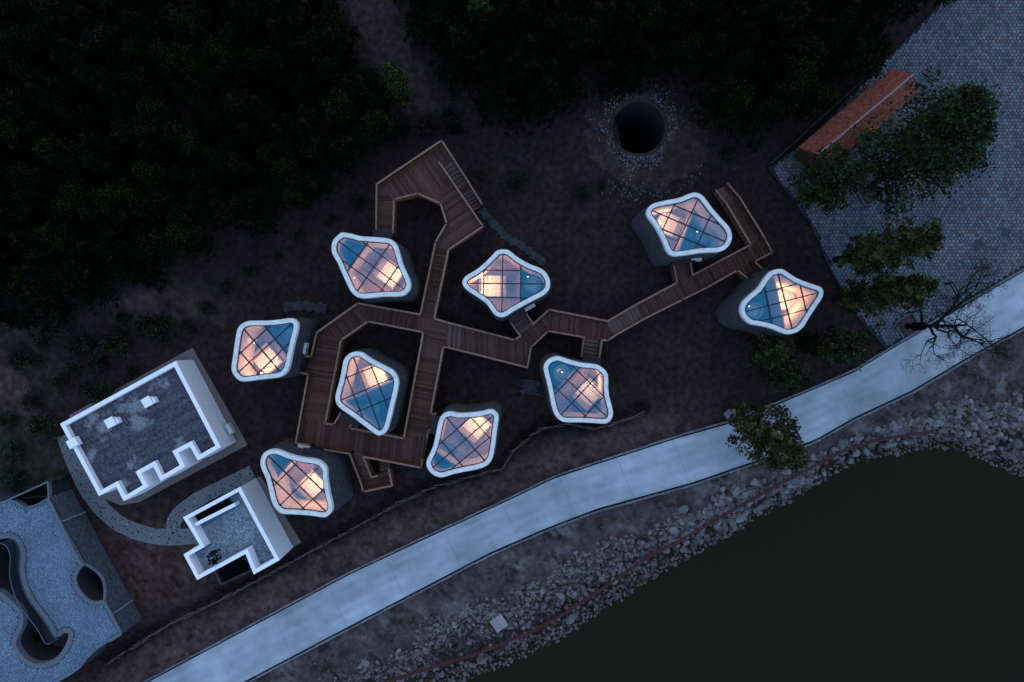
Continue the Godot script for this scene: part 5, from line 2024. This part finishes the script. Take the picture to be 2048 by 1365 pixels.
func build_plants() -> void:
	var r := RandomNumberGenerator.new()
	r.seed = 99
	var pines := []
	for k in 5:
		pines.append(meshes(leafy(300 + k, 4.3 + 0.35 * k, 1.5, 0.7, 120, 12, 0.27, [Color(0.0038, 0.0070, 0.0032), Color(0.0035, 0.0067, 0.0037), Color(0.0041, 0.0076, 0.0029), Color(0.0031, 0.0059, 0.0034), Color(0.0041, 0.0064, 0.0034)][k], true)))
	var rounds := []
	for k in 4:
		rounds.append(meshes(leafy(400 + k, 4.0 + 0.4 * k, 1.25, 0.9, 110, 13, 0.21, [Color(0.0037, 0.0067, 0.0035), Color(0.0042, 0.0073, 0.0030), Color(0.0034, 0.0062, 0.0037), Color(0.0050, 0.0074, 0.0027)][k])))
	# edges of the woods as seen at crown height (picture pixels at 3 m)
	var west := px_poly([-120, -90, 690, -90, 690, 20, 726, 95, 772, 160, 800, 205, 772, 262, 735, 318, 655, 378, 560, 436, 440, 476, 362, 532, 300, 584, 200, 616, 100, 652, -120, 668])
	var east := px_poly([775, -90, 1990, -90, 1880, 5, 1800, 82, 1718, 150, 1640, 222, 1556, 296, 1490, 300, 1452, 262, 1408, 195, 1340, 160, 1236, 160, 1180, 205, 1105, 240, 965, 240, 925, 195, 868, 140, 806, 80])
	var n := 0
	west = Geometry2D.offset_polygon(west, -14.0)[0]
	east = Geometry2D.offset_polygon(east, -16.0)[0]
	for p in spots_in(west, 45.5, 1):
		var at := P(p.x, p.y, 3.0)
		at.y = terrain(at.x, at.z)
		var pair: Array = pines[r.randi() % 5] if r.randf() < 0.55 else rounds[r.randi() % 4]
		tree("young_tree", "small dark green tree in the dense stand at the upper left", at, pair, "trees of the western stand", r.randf() * TAU, r.randf_range(0.8, 1.2))
	for p in spots_in(east, 49.0, 2):
		var at := P(p.x, p.y, 3.4)
		at.y = terrain(at.x, at.z)
		var pair: Array = pines[r.randi() % 5] if r.randf() < 0.8 else rounds[r.randi() % 4]
		tree("young_conifer", "small dark conifer in the dense stand along the top edge", at, pair, "trees of the northern stand", r.randf() * TAU, r.randf_range(0.9, 1.35))
	var fresh := meshes(leafy(321, 5.6, 1.3, 0.8, 120, 13, 0.24, Color(0.0150, 0.0250, 0.0070)))
	for e in [[792, 168, "bright green young tree leaning over the woodland path"], [962, 40, "bright green young tree among the conifers near the top edge"]]:
		var q := P(e[0], e[1], 3.0)
		tree("young_tree", e[2], Vector3(q.x, terrain(q.x, q.z), q.z), fresh, "", e[0] * 0.1, 1.0)
	# single trees
	var green := Color(0.0165, 0.0245, 0.0110)
	var at2 := P(1735, 378)
	tree("broadleaf_tree", "largest leafy tree, standing on the paving beside the orange-roofed shed", at2, meshes(leafy(1, 12.8, 4.1, 3.2, 620, 18, 0.28, green)), "", 0.0, 1.0, null, Vector3(-0.13, 0, 0.0))
	tree("broadleaf_tree", "leafy tree hiding the lower end of the orange-roofed shed", P(1588, 404), meshes(leafy(2, 8.6, 2.4, 2.0, 300, 16, 0.24, green * 0.9)), "", 0.0, 1.0, null, Vector3(-0.06, 0, -0.05))
	tree("broadleaf_tree", "upper one of the two green trees leaning over the paving", P(1670, 520), meshes(leafy(3, 12.2, 1.9, 2.6, 300, 18, 0.26, Color(0.026, 0.031, 0.0125))))
	tree("broadleaf_tree", "lower one of the two green trees leaning over the paving", P(1670, 598), meshes(leafy(4, 11.6, 1.7, 2.0, 280, 18, 0.26, Color(0.022, 0.028, 0.0120))))
	tree("broadleaf_tree", "leafy tree overhanging the middle of the pale road", P(1476, 826), meshes(leafy(5, 10.2, 2.1, 1.4, 400, 17, 0.25, Color(0.028, 0.030, 0.0130))), "", 0.0, 1.0, null, Vector3(0.17, 0, -0.03))
	tree("broadleaf_tree", "dark leafy tree below the pod nearest the bare tree", P(1512, 705), meshes(leafy(6, 5.0, 1.75, 0.7, 190, 16, 0.22, green * 1.0)))
	tree("broadleaf_tree", "rounded dark tree just above the tree that overhangs the road", P(1556, 748), meshes(leafy(7, 4.6, 1.8, 0.6, 190, 16, 0.22, green * 0.9)))
	tree("broadleaf_tree", "small leafy tree in the corner between paving and road", P(1640, 690), meshes(leafy(8, 6.0, 2.1, 1.2, 220, 16, 0.22, green * 0.9)))
	tree("broadleaf_tree", "darkest small tree, right of the pod nearest the bare tree", P(1596, 690), meshes(leafy(9, 2.6, 1.0, 0.4, 90, 14, 0.2, green * 0.3)))
	bare_tree(P(1815, 653))
	# low plants on the bare earth
	var bush := []
	for k in 3:
		bush.append(meshes(leafy(700 + k, 0.9, 0.55, 0.08, 34, 16, 0.13, [Color(0.010, 0.016, 0.010), Color(0.013, 0.018, 0.010), Color(0.016, 0.016, 0.009)][k])))
	for e in [[505, 541, 0.9, "between the wood and the pod beside the large roof"], [456, 580, 0.9, "left of the pale concrete strip"], [600, 470, 0.8, "left of the uppermost left pod's tip"], [661, 440, 0.8, "just above the uppermost left pod's corner"], [709, 405, 0.9, "left of the looped deck"], [553, 507, 0.7, "midway along the row of shrubs"], [416, 612, 1.0, "beside the worn earth bank"], [965, 349, 0.8, "right of the upper stairs"], [1161, 380, 1.1, "below the stone-ringed pit, faint and grey"], [380, 655, 1.0, "above the top corner of the large white house"], [262, 745, 0.9, "in the dark hollow left of the large white house"], [145, 740, 1.1, "on the worn earth bank near the left edge"], [70, 800, 1.2, "lowest on the worn earth bank"], [1455, 310, 1.0, "between the pit and the boundary wall"], [1205, 370, 0.7, "at the tail of the pit's stone spill"]]:
		tree("low_shrub", "low dark shrub on bare earth " + e[3], P(e[0], e[1], 0.3) * Vector3(1, 0, 1) + Vector3(0, terrain(P(e[0], e[1]).x, P(e[0], e[1]).z), 0), bush[r.randi() % 3], "shrubs on the bare earth", r.randf() * TAU, e[2])
	for e in [[100, 682], [172, 690], [205, 722], [232, 690], [120, 765], [292, 652], [182, 782], [58, 722], [20, 842], [92, 852], [330, 660], [150, 650], [250, 640], [215, 800]]:
		var q := P(e[0], e[1], 0.3)
		tree("scrub_bush", "low dark scrub bush along the worn earth bank at the left", Vector3(q.x, terrain(q.x, q.z), q.z), bush[r.randi() % 3], "scrub along the earth bank", r.randf() * TAU, r.randf_range(1.1, 1.9))
	tree("open_shrub", "wide wispy shrub between the upper stairs and the stone-ringed pit", P(1036, 366), meshes(leafy(710, 1.6, 1.3, 0.1, 90, 9, 0.14, Color(0.011, 0.014, 0.010))), "shrubs on the bare earth")
	for e in [[852, 252, "reddish-brown"], [800, 258, "dark"], [905, 246, "dark"]]:
		tree("thicket_bush", e[2] + " bush at the end of the woodland path" + (", beside the path mouth" if e[0] == 800 else (", nearest the conifers" if e[0] == 905 else "")), P(e[0], e[1], 0.5) * Vector3(1, 0, 1), meshes(leafy(720 + int(e[0]), 1.7, 1.1, 0.1, 90, 14, 0.16, Color(0.014, 0.010, 0.008) if e[2] != "dark" else Color(0.006, 0.008, 0.006))), "bushes at the wood's edge")
	for e in [[30, 905, "upper"], [28, 955, "lower"]]:
		tree("thicket_bush", e[2] + " one of two green bushes at the left edge above the curved roof", P(e[0], e[1], 0.4) * Vector3(1, 0, 1), meshes(leafy(731 + int(e[1]), 1.3, 1.1, 0.05, 80, 14, 0.15, Color(0.016, 0.026, 0.018))), "bushes at the left edge")
	# dry tufts scattered on the verges: too many to count
	var tuft := Shape.new()
	for k in 16:
		tuft.ink = Color(1, 1, 1) * r.randf_range(0.6, 1.3)
		var d := (any_dir(r) * Vector3(1, 0.2, 1) + Vector3.UP * 0.8).normalized()
		leaf(tuft, d * 0.1, any_dir(r), d, 0.22, 0.018)
	var places := []
	for k in 9000:
		var x := r.randf_range(-40.0, 42.0)
		var z := r.randf_range(-12.0, 27.0)
		var b := bank_share(x, z)
		var gap := z_at(road_n, x) - z
		var px := 1024.0 + x * FOCAL / CAM_H
		var py := 682.5 + z * FOCAL / CAM_H
		var grassy := hump.get_noise_2d(x * 1.7 + 7.0, z * 1.7) > 0.02
		var ok := (b > 0.03 and b < 0.97 and grassy) or (gap > 0.2 and gap < 3.6 and px < 1420.0 and grassy) or (px > 215.0 and px < 400.0 and py > 1075.0 and gap > 0.3 and Vector2(px - 300.0, py - 1130.0).length() < 120.0)
		if ok:
			places.append([Vector3(x, terrain(x, z), z), b > 0.4])
	for k in 2600:
		var x := r.randf_range(-22.0, 40.0)
		var share := r.randf_range(0.66, 0.99)
		var z := lerpf(z_at(road_s, x), z_at(shore, x), share)
		if hump.get_noise_2d(x * 1.9 + 77.0, z * 1.9) > 0.06:
			places.append([Vector3(x, terrain(x, z) + 0.05, z), true])
	var mm := MultiMesh.new()
	mm.transform_format = MultiMesh.TRANSFORM_3D
	mm.use_colors = true
	mm.mesh = tuft.done()
	mm.instance_count = places.size()
	for i in places.size():
		var k := r.randf_range(0.5, 1.5)
		mm.set_instance_transform(i, Transform3D(Basis(Vector3.UP, r.randf() * TAU).scaled(Vector3(k, k, k)), places[i][0]))
		mm.set_instance_color(i, (Color(0.022, 0.026, 0.012) if places[i][1] else Color(0.110, 0.070, 0.064).lerp(Color(0.040, 0.028, 0.026), r.randf())) * r.randf_range(0.6, 1.4))
	var o := MultiMeshInstance3D.new()
	o.name = "dry_grass"
	o.multimesh = mm
	o.material_override = M.leaf
	add_child(o)
	stuff(o)
	o.set_meta("label", "dry grass tufts scattered over the verges and bank")
	o.set_meta("category", "grass")

# ---------------------------------------------------------------- people
func capsule(p: Vector3, b: Array) -> float:
	var a: Vector3 = b[0]
	var d: Vector3 = b[1] - a
	var t := clampf((p - a).dot(d) / maxf(d.length_squared(), 1e-6), 0.0, 1.0)
	return p.distance_to(a + d * t) - lerpf(b[2], b[3], t)

func body_field(p: Vector3, bones: Array, k: float) -> float:
	var m := 9.0
	for b in bones:
		var q := capsule(p, b)
		var h := clampf(0.5 + 0.5 * (m - q) / k, 0.0, 1.0)
		m = lerpf(m, q, h) - k * h * (1.0 - h)
	return m

func nets(s: Shape, bones: Array, cell: float, k: float, tint: Callable) -> void:
	var lo := Vector3(9, 9, 9)
	var hi := -lo
	for b in bones:
		for e in 2:
			var rr := Vector3.ONE * (maxf(b[2], b[3]) + cell * 2.0)
			lo = lo.min(b[e] - rr)
			hi = hi.max(b[e] + rr)
	var n := Vector3i((hi - lo) / cell) + Vector3i(2, 2, 2)
	var val := PackedFloat32Array()
	val.resize(n.x * n.y * n.z)
	for z in n.z:
		for y in n.y:
			for x in n.x:
				val[(z * n.y + y) * n.x + x] = body_field(lo + Vector3(x, y, z) * cell, bones, k)
	var spot := {}
	for z in n.z - 1:
		for y in n.y - 1:
			for x in n.x - 1:
				var sum := Vector3.ZERO
				var c := 0
				for e in [[0,0,0,1,0,0],[0,1,0,1,1,0],[0,0,1,1,0,1],[0,1,1,1,1,1],[0,0,0,0,1,0],[1,0,0,1,1,0],[0,0,1,0,1,1],[1,0,1,1,1,1],[0,0,0,0,0,1],[1,0,0,1,0,1],[0,1,0,0,1,1],[1,1,0,1,1,1]]:
					var va := val[((z + e[2]) * n.y + y + e[1]) * n.x + x + e[0]]
					var vb := val[((z + e[5]) * n.y + y + e[4]) * n.x + x + e[3]]
					if (va < 0.0) != (vb < 0.0):
						sum += Vector3(x + e[0], y + e[1], z + e[2]).lerp(Vector3(x + e[3], y + e[4], z + e[5]), va / (va - vb))
						c += 1
				if c > 0:
					var p := lo + sum / c * cell
					var g := Vector3(body_field(p + Vector3(0.004, 0, 0), bones, k) - body_field(p - Vector3(0.004, 0, 0), bones, k), body_field(p + Vector3(0, 0.004, 0), bones, k) - body_field(p - Vector3(0, 0.004, 0), bones, k), body_field(p + Vector3(0, 0, 0.004), bones, k) - body_field(p - Vector3(0, 0, 0.004), bones, k)).normalized()
					spot[(z * n.y + y) * n.x + x] = [p, g]
	var step := [1, n.x, n.x * n.y]
	for z in range(1, n.z - 1):
		for y in range(1, n.y - 1):
			for x in range(1, n.x - 1):
				var i := (z * n.y + y) * n.x + x
				for ax in 3:
					if (val[i] < 0.0) != (val[i + step[ax]] < 0.0):
						var u: int = step[(ax + 1) % 3]
						var w: int = step[(ax + 2) % 3]
						var q := [spot[i], spot[i - u], spot[i - u - w], spot[i - w]]
						s.ink = tint.call(q[0][0])
						s.soft(q[0][0], q[1][0], q[2][0], q[0][1], q[1][1], q[2][1])
						s.soft(q[0][0], q[2][0], q[3][0], q[0][1], q[2][1], q[3][1])

func person(at: Vector3, turn: float, pose: int, label: String) -> void:
	var t := thing("person", label, "person", at, "people on the roof terrace")
	var s := Shape.new()
	var black := Color(0.006, 0.006, 0.008)
	var skin := Color(0.13, 0.08, 0.062)
	var V := func(x: float, y: float, z: float) -> Vector3: return Vector3(x, y, z)
	var hip := Vector3(0, 0.92, 0)
	var neck := Vector3(0, 1.45, 0.01)
	var bones := [[hip, Vector3(0, 1.2, 0), 0.15, 0.155], [Vector3(0, 1.2, 0), Vector3(0, 1.38, 0), 0.155, 0.12], [Vector3(-0.15, 1.37, 0), Vector3(0.15, 1.37, 0), 0.075, 0.075], [neck - Vector3(0, 0.06, 0), neck + Vector3(0, 0.05, 0), 0.06, 0.055], [Vector3(0, 0.72, 0), hip, 0.20, 0.17]]
	var wrists := []
	for e in [-1.0, 1.0]:
		bones.append([Vector3(e * 0.09, 0.9, 0), Vector3(e * 0.11, 0.48, 0.03), 0.095, 0.062])
		bones.append([Vector3(e * 0.11, 0.48, 0.03), Vector3(e * 0.12, 0.09, -0.02), 0.062, 0.045])
		bones.append([Vector3(e * 0.12, 0.05, -0.04), Vector3(e * 0.14, 0.04, 0.15), 0.048, 0.04])
		var elbow := Vector3(e * 0.30, 1.12, -0.05)
		var wrist := Vector3(e * 0.30, 0.90, 0.08)
		if pose == 0 and e > 0.0:
			elbow = Vector3(0.33, 1.16, 0.06)
			wrist = Vector3(0.24, 1.22, 0.30)
		elif pose == 1 and e < 0.0:
			elbow = Vector3(-0.36, 1.15, 0.0)
			wrist = Vector3(-0.30, 1.02, 0.24)
		bones.append([Vector3(e * 0.19, 1.36, 0), elbow, 0.072, 0.056])
		bones.append([elbow, wrist, 0.054, 0.038])
		wrists.append([elbow, wrist])
	nets(s, bones, 0.028, 0.05, func(p): return skin if p.y > 1.47 else black)
	# head with brow, nose, jaw and ears
	var h := Vector3(0, 1.60, 0.03)
	var head := [[h + Vector3(0, 0.03, -0.01), h + Vector3(0, 0.02, 0.0), 0.098, 0.095], [h + Vector3(0, -0.06, 0.03), h + Vector3(0, -0.09, 0.05), 0.065, 0.045], [h + Vector3(0, 0.01, 0.09), h + Vector3(0, -0.03, 0.112), 0.012, 0.018], [h + Vector3(-0.095, 0.0, 0), h + Vector3(-0.098, -0.03, 0), 0.02, 0.016], [h + Vector3(0.095, 0.0, 0), h + Vector3(0.098, -0.03, 0), 0.02, 0.016], [h + Vector3(-0.03, -0.075, 0.09), h + Vector3(0.03, -0.075, 0.09), 0.011, 0.011], [neck, h - Vector3(0, 0.05, 0.02), 0.05, 0.055]]
	nets(s, head, 0.012, 0.02, func(p): return black if p.y > 1.655 or (p.z < 0.02 and p.y > 1.56) else skin)
	# hands: palm and five fingers
	for w in wrists:
		var d: Vector3 = (w[1] - w[0]).normalized()
		var side := d.cross(Vector3.UP).normalized()
		var palm: Vector3 = w[1] + d * 0.05
		var under := side.cross(d)
		var hand := [[w[1] - d * 0.02, w[1] + d * 0.02, 0.03, 0.03], [palm - side * 0.022, palm + side * 0.022, 0.024, 0.024]]
		var e := 1.0 if w[1].x < 0.0 else -1.0
		for f in 4:
			var root: Vector3 = palm + d * 0.03 + side * (f - 1.5) * 0.02
			var l: float = [0.06, 0.072, 0.068, 0.054][f]
			var kn := root + d * l * 0.55 + under * 0.006
			hand.append([root, kn, 0.0095, 0.009])
			hand.append([kn, kn + (d * 0.8 + under * 0.5) * l * 0.45, 0.009, 0.008])
		hand.append([palm + side * e * 0.03 - d * 0.02, palm + side * e * 0.052 + d * 0.03, 0.012, 0.0095])
		nets(s, hand, 0.007, 0.01, func(_p): return skin)
	var o := piece("body", s.done(), M.cloth, t)
	t.rotation.y = turn

func build_barrier() -> void:
	var a := P(1906, 564, 0.85)
	var b := P(1924, 597, 0.85)
	var t := thing("metal_barrier", "thin dark metal bar barrier on the paving beside the bare tree", "barrier", (a + b) * 0.5 * Vector3(1, 0, 1))
	for y in [0.85, 0.45]:
		var s := Shape.new()
		s.tube(PackedVector3Array([Vector3(a.x, y, a.z), Vector3(b.x, y, b.z)]), PackedFloat32Array([0.045, 0.045]), 8)
		piece("bar", s, M.black, t)
	for e in [a.lerp(b, 0.06), a.lerp(b, 0.94)]:
		var s := Shape.new()
		s.tube(PackedVector3Array([Vector3(e.x, 0.0, e.z), Vector3(e.x, 0.85, e.z)]), PackedFloat32Array([0.05, 0.045]), 8)
		s.box(Vector3(e.x, 0.07, e.z), Vector3(0.4, 0.05, 0.12))
		piece("leg", s, M.black, t)

# ---------------------------------------------------------------- scene
const LAMP := 4.4

func _ready() -> void:
	var cam := Camera3D.new()
	cam.name = "camera"
	cam.position = Vector3(0, CAM_H, 0)
	cam.rotation_degrees = Vector3(-90, 0, 0)
	cam.fov = rad_to_deg(2.0 * atan(682.5 / FOCAL))
	cam.far = 900.0
	cam.near = 0.5
	add_child(cam)
	cam.current = true
	var env := Environment.new()
	env.background_mode = Environment.BG_SKY
	var sky := ProceduralSkyMaterial.new()
	sky.sky_top_color = Color(0.65, 0.82, 1.0)
	sky.sky_horizon_color = Color(0.72, 0.82, 1.0)
	sky.ground_bottom_color = Color(0.12, 0.12, 0.16)
	sky.ground_horizon_color = Color(0.30, 0.30, 0.36)
	sky.sky_curve = 0.3
	var dome := Sky.new()
	dome.sky_material = sky
	env.sky = dome
	env.background_energy_multiplier = 1.33
	env.tonemap_mode = Environment.TONE_MAPPER_LINEAR
	env.tonemap_exposure = 1.0
	env.sdfgi_enabled = true
	env.ssao_enabled = true
	env.ssil_enabled = true
	var we := WorldEnvironment.new()
	we.name = "environment"
	we.environment = env
	add_child(we)
	var sun := DirectionalLight3D.new()
	sun.name = "evening_light"
	sun.light_energy = 0.15
	sun.light_angular_distance = 60.0
	sun.light_color = Color(1.0, 0.93, 0.93)
	sun.shadow_enabled = true
	sun.sky_mode = DirectionalLight3D.SKY_MODE_LIGHT_ONLY
	add_child(sun)
	sun.look_at_from_position(Vector3(3, 10, -12), Vector3.ZERO, Vector3.UP)
	rng.seed = 1
	make_materials()
	M.twig = mat(lin(0.13, 0.095, 0.085), 1.0)
	lay_lines()
	build_ground()
	build_road()
	build_plaza()
	build_bank()
	build_shore_rail()
	build_paths()
	build_pit()
	build_large_house()
	build_small_house()
	build_curved_house()
	build_shed()
	build_boardwalk()
	for d in PODS:
		build_pod(d)
	air_conditioner(P(609, 697, 2.9), 1.40, "white air conditioner on the wall of the pod beside the large roof")
	air_conditioner(P(1391, 517, 2.4), -0.1, "white air conditioner on the wall of the pod below the pit")
	air_conditioner(P(1059, 614, 2.2), 0.55, "white air conditioner on the wall of the diamond-shaped middle pod")
	air_conditioner(P(608, 895, 2.7), 2.95, "white air conditioner by the pod beside the small white house")
	build_fence()
	build_barrier()
	build_plants()
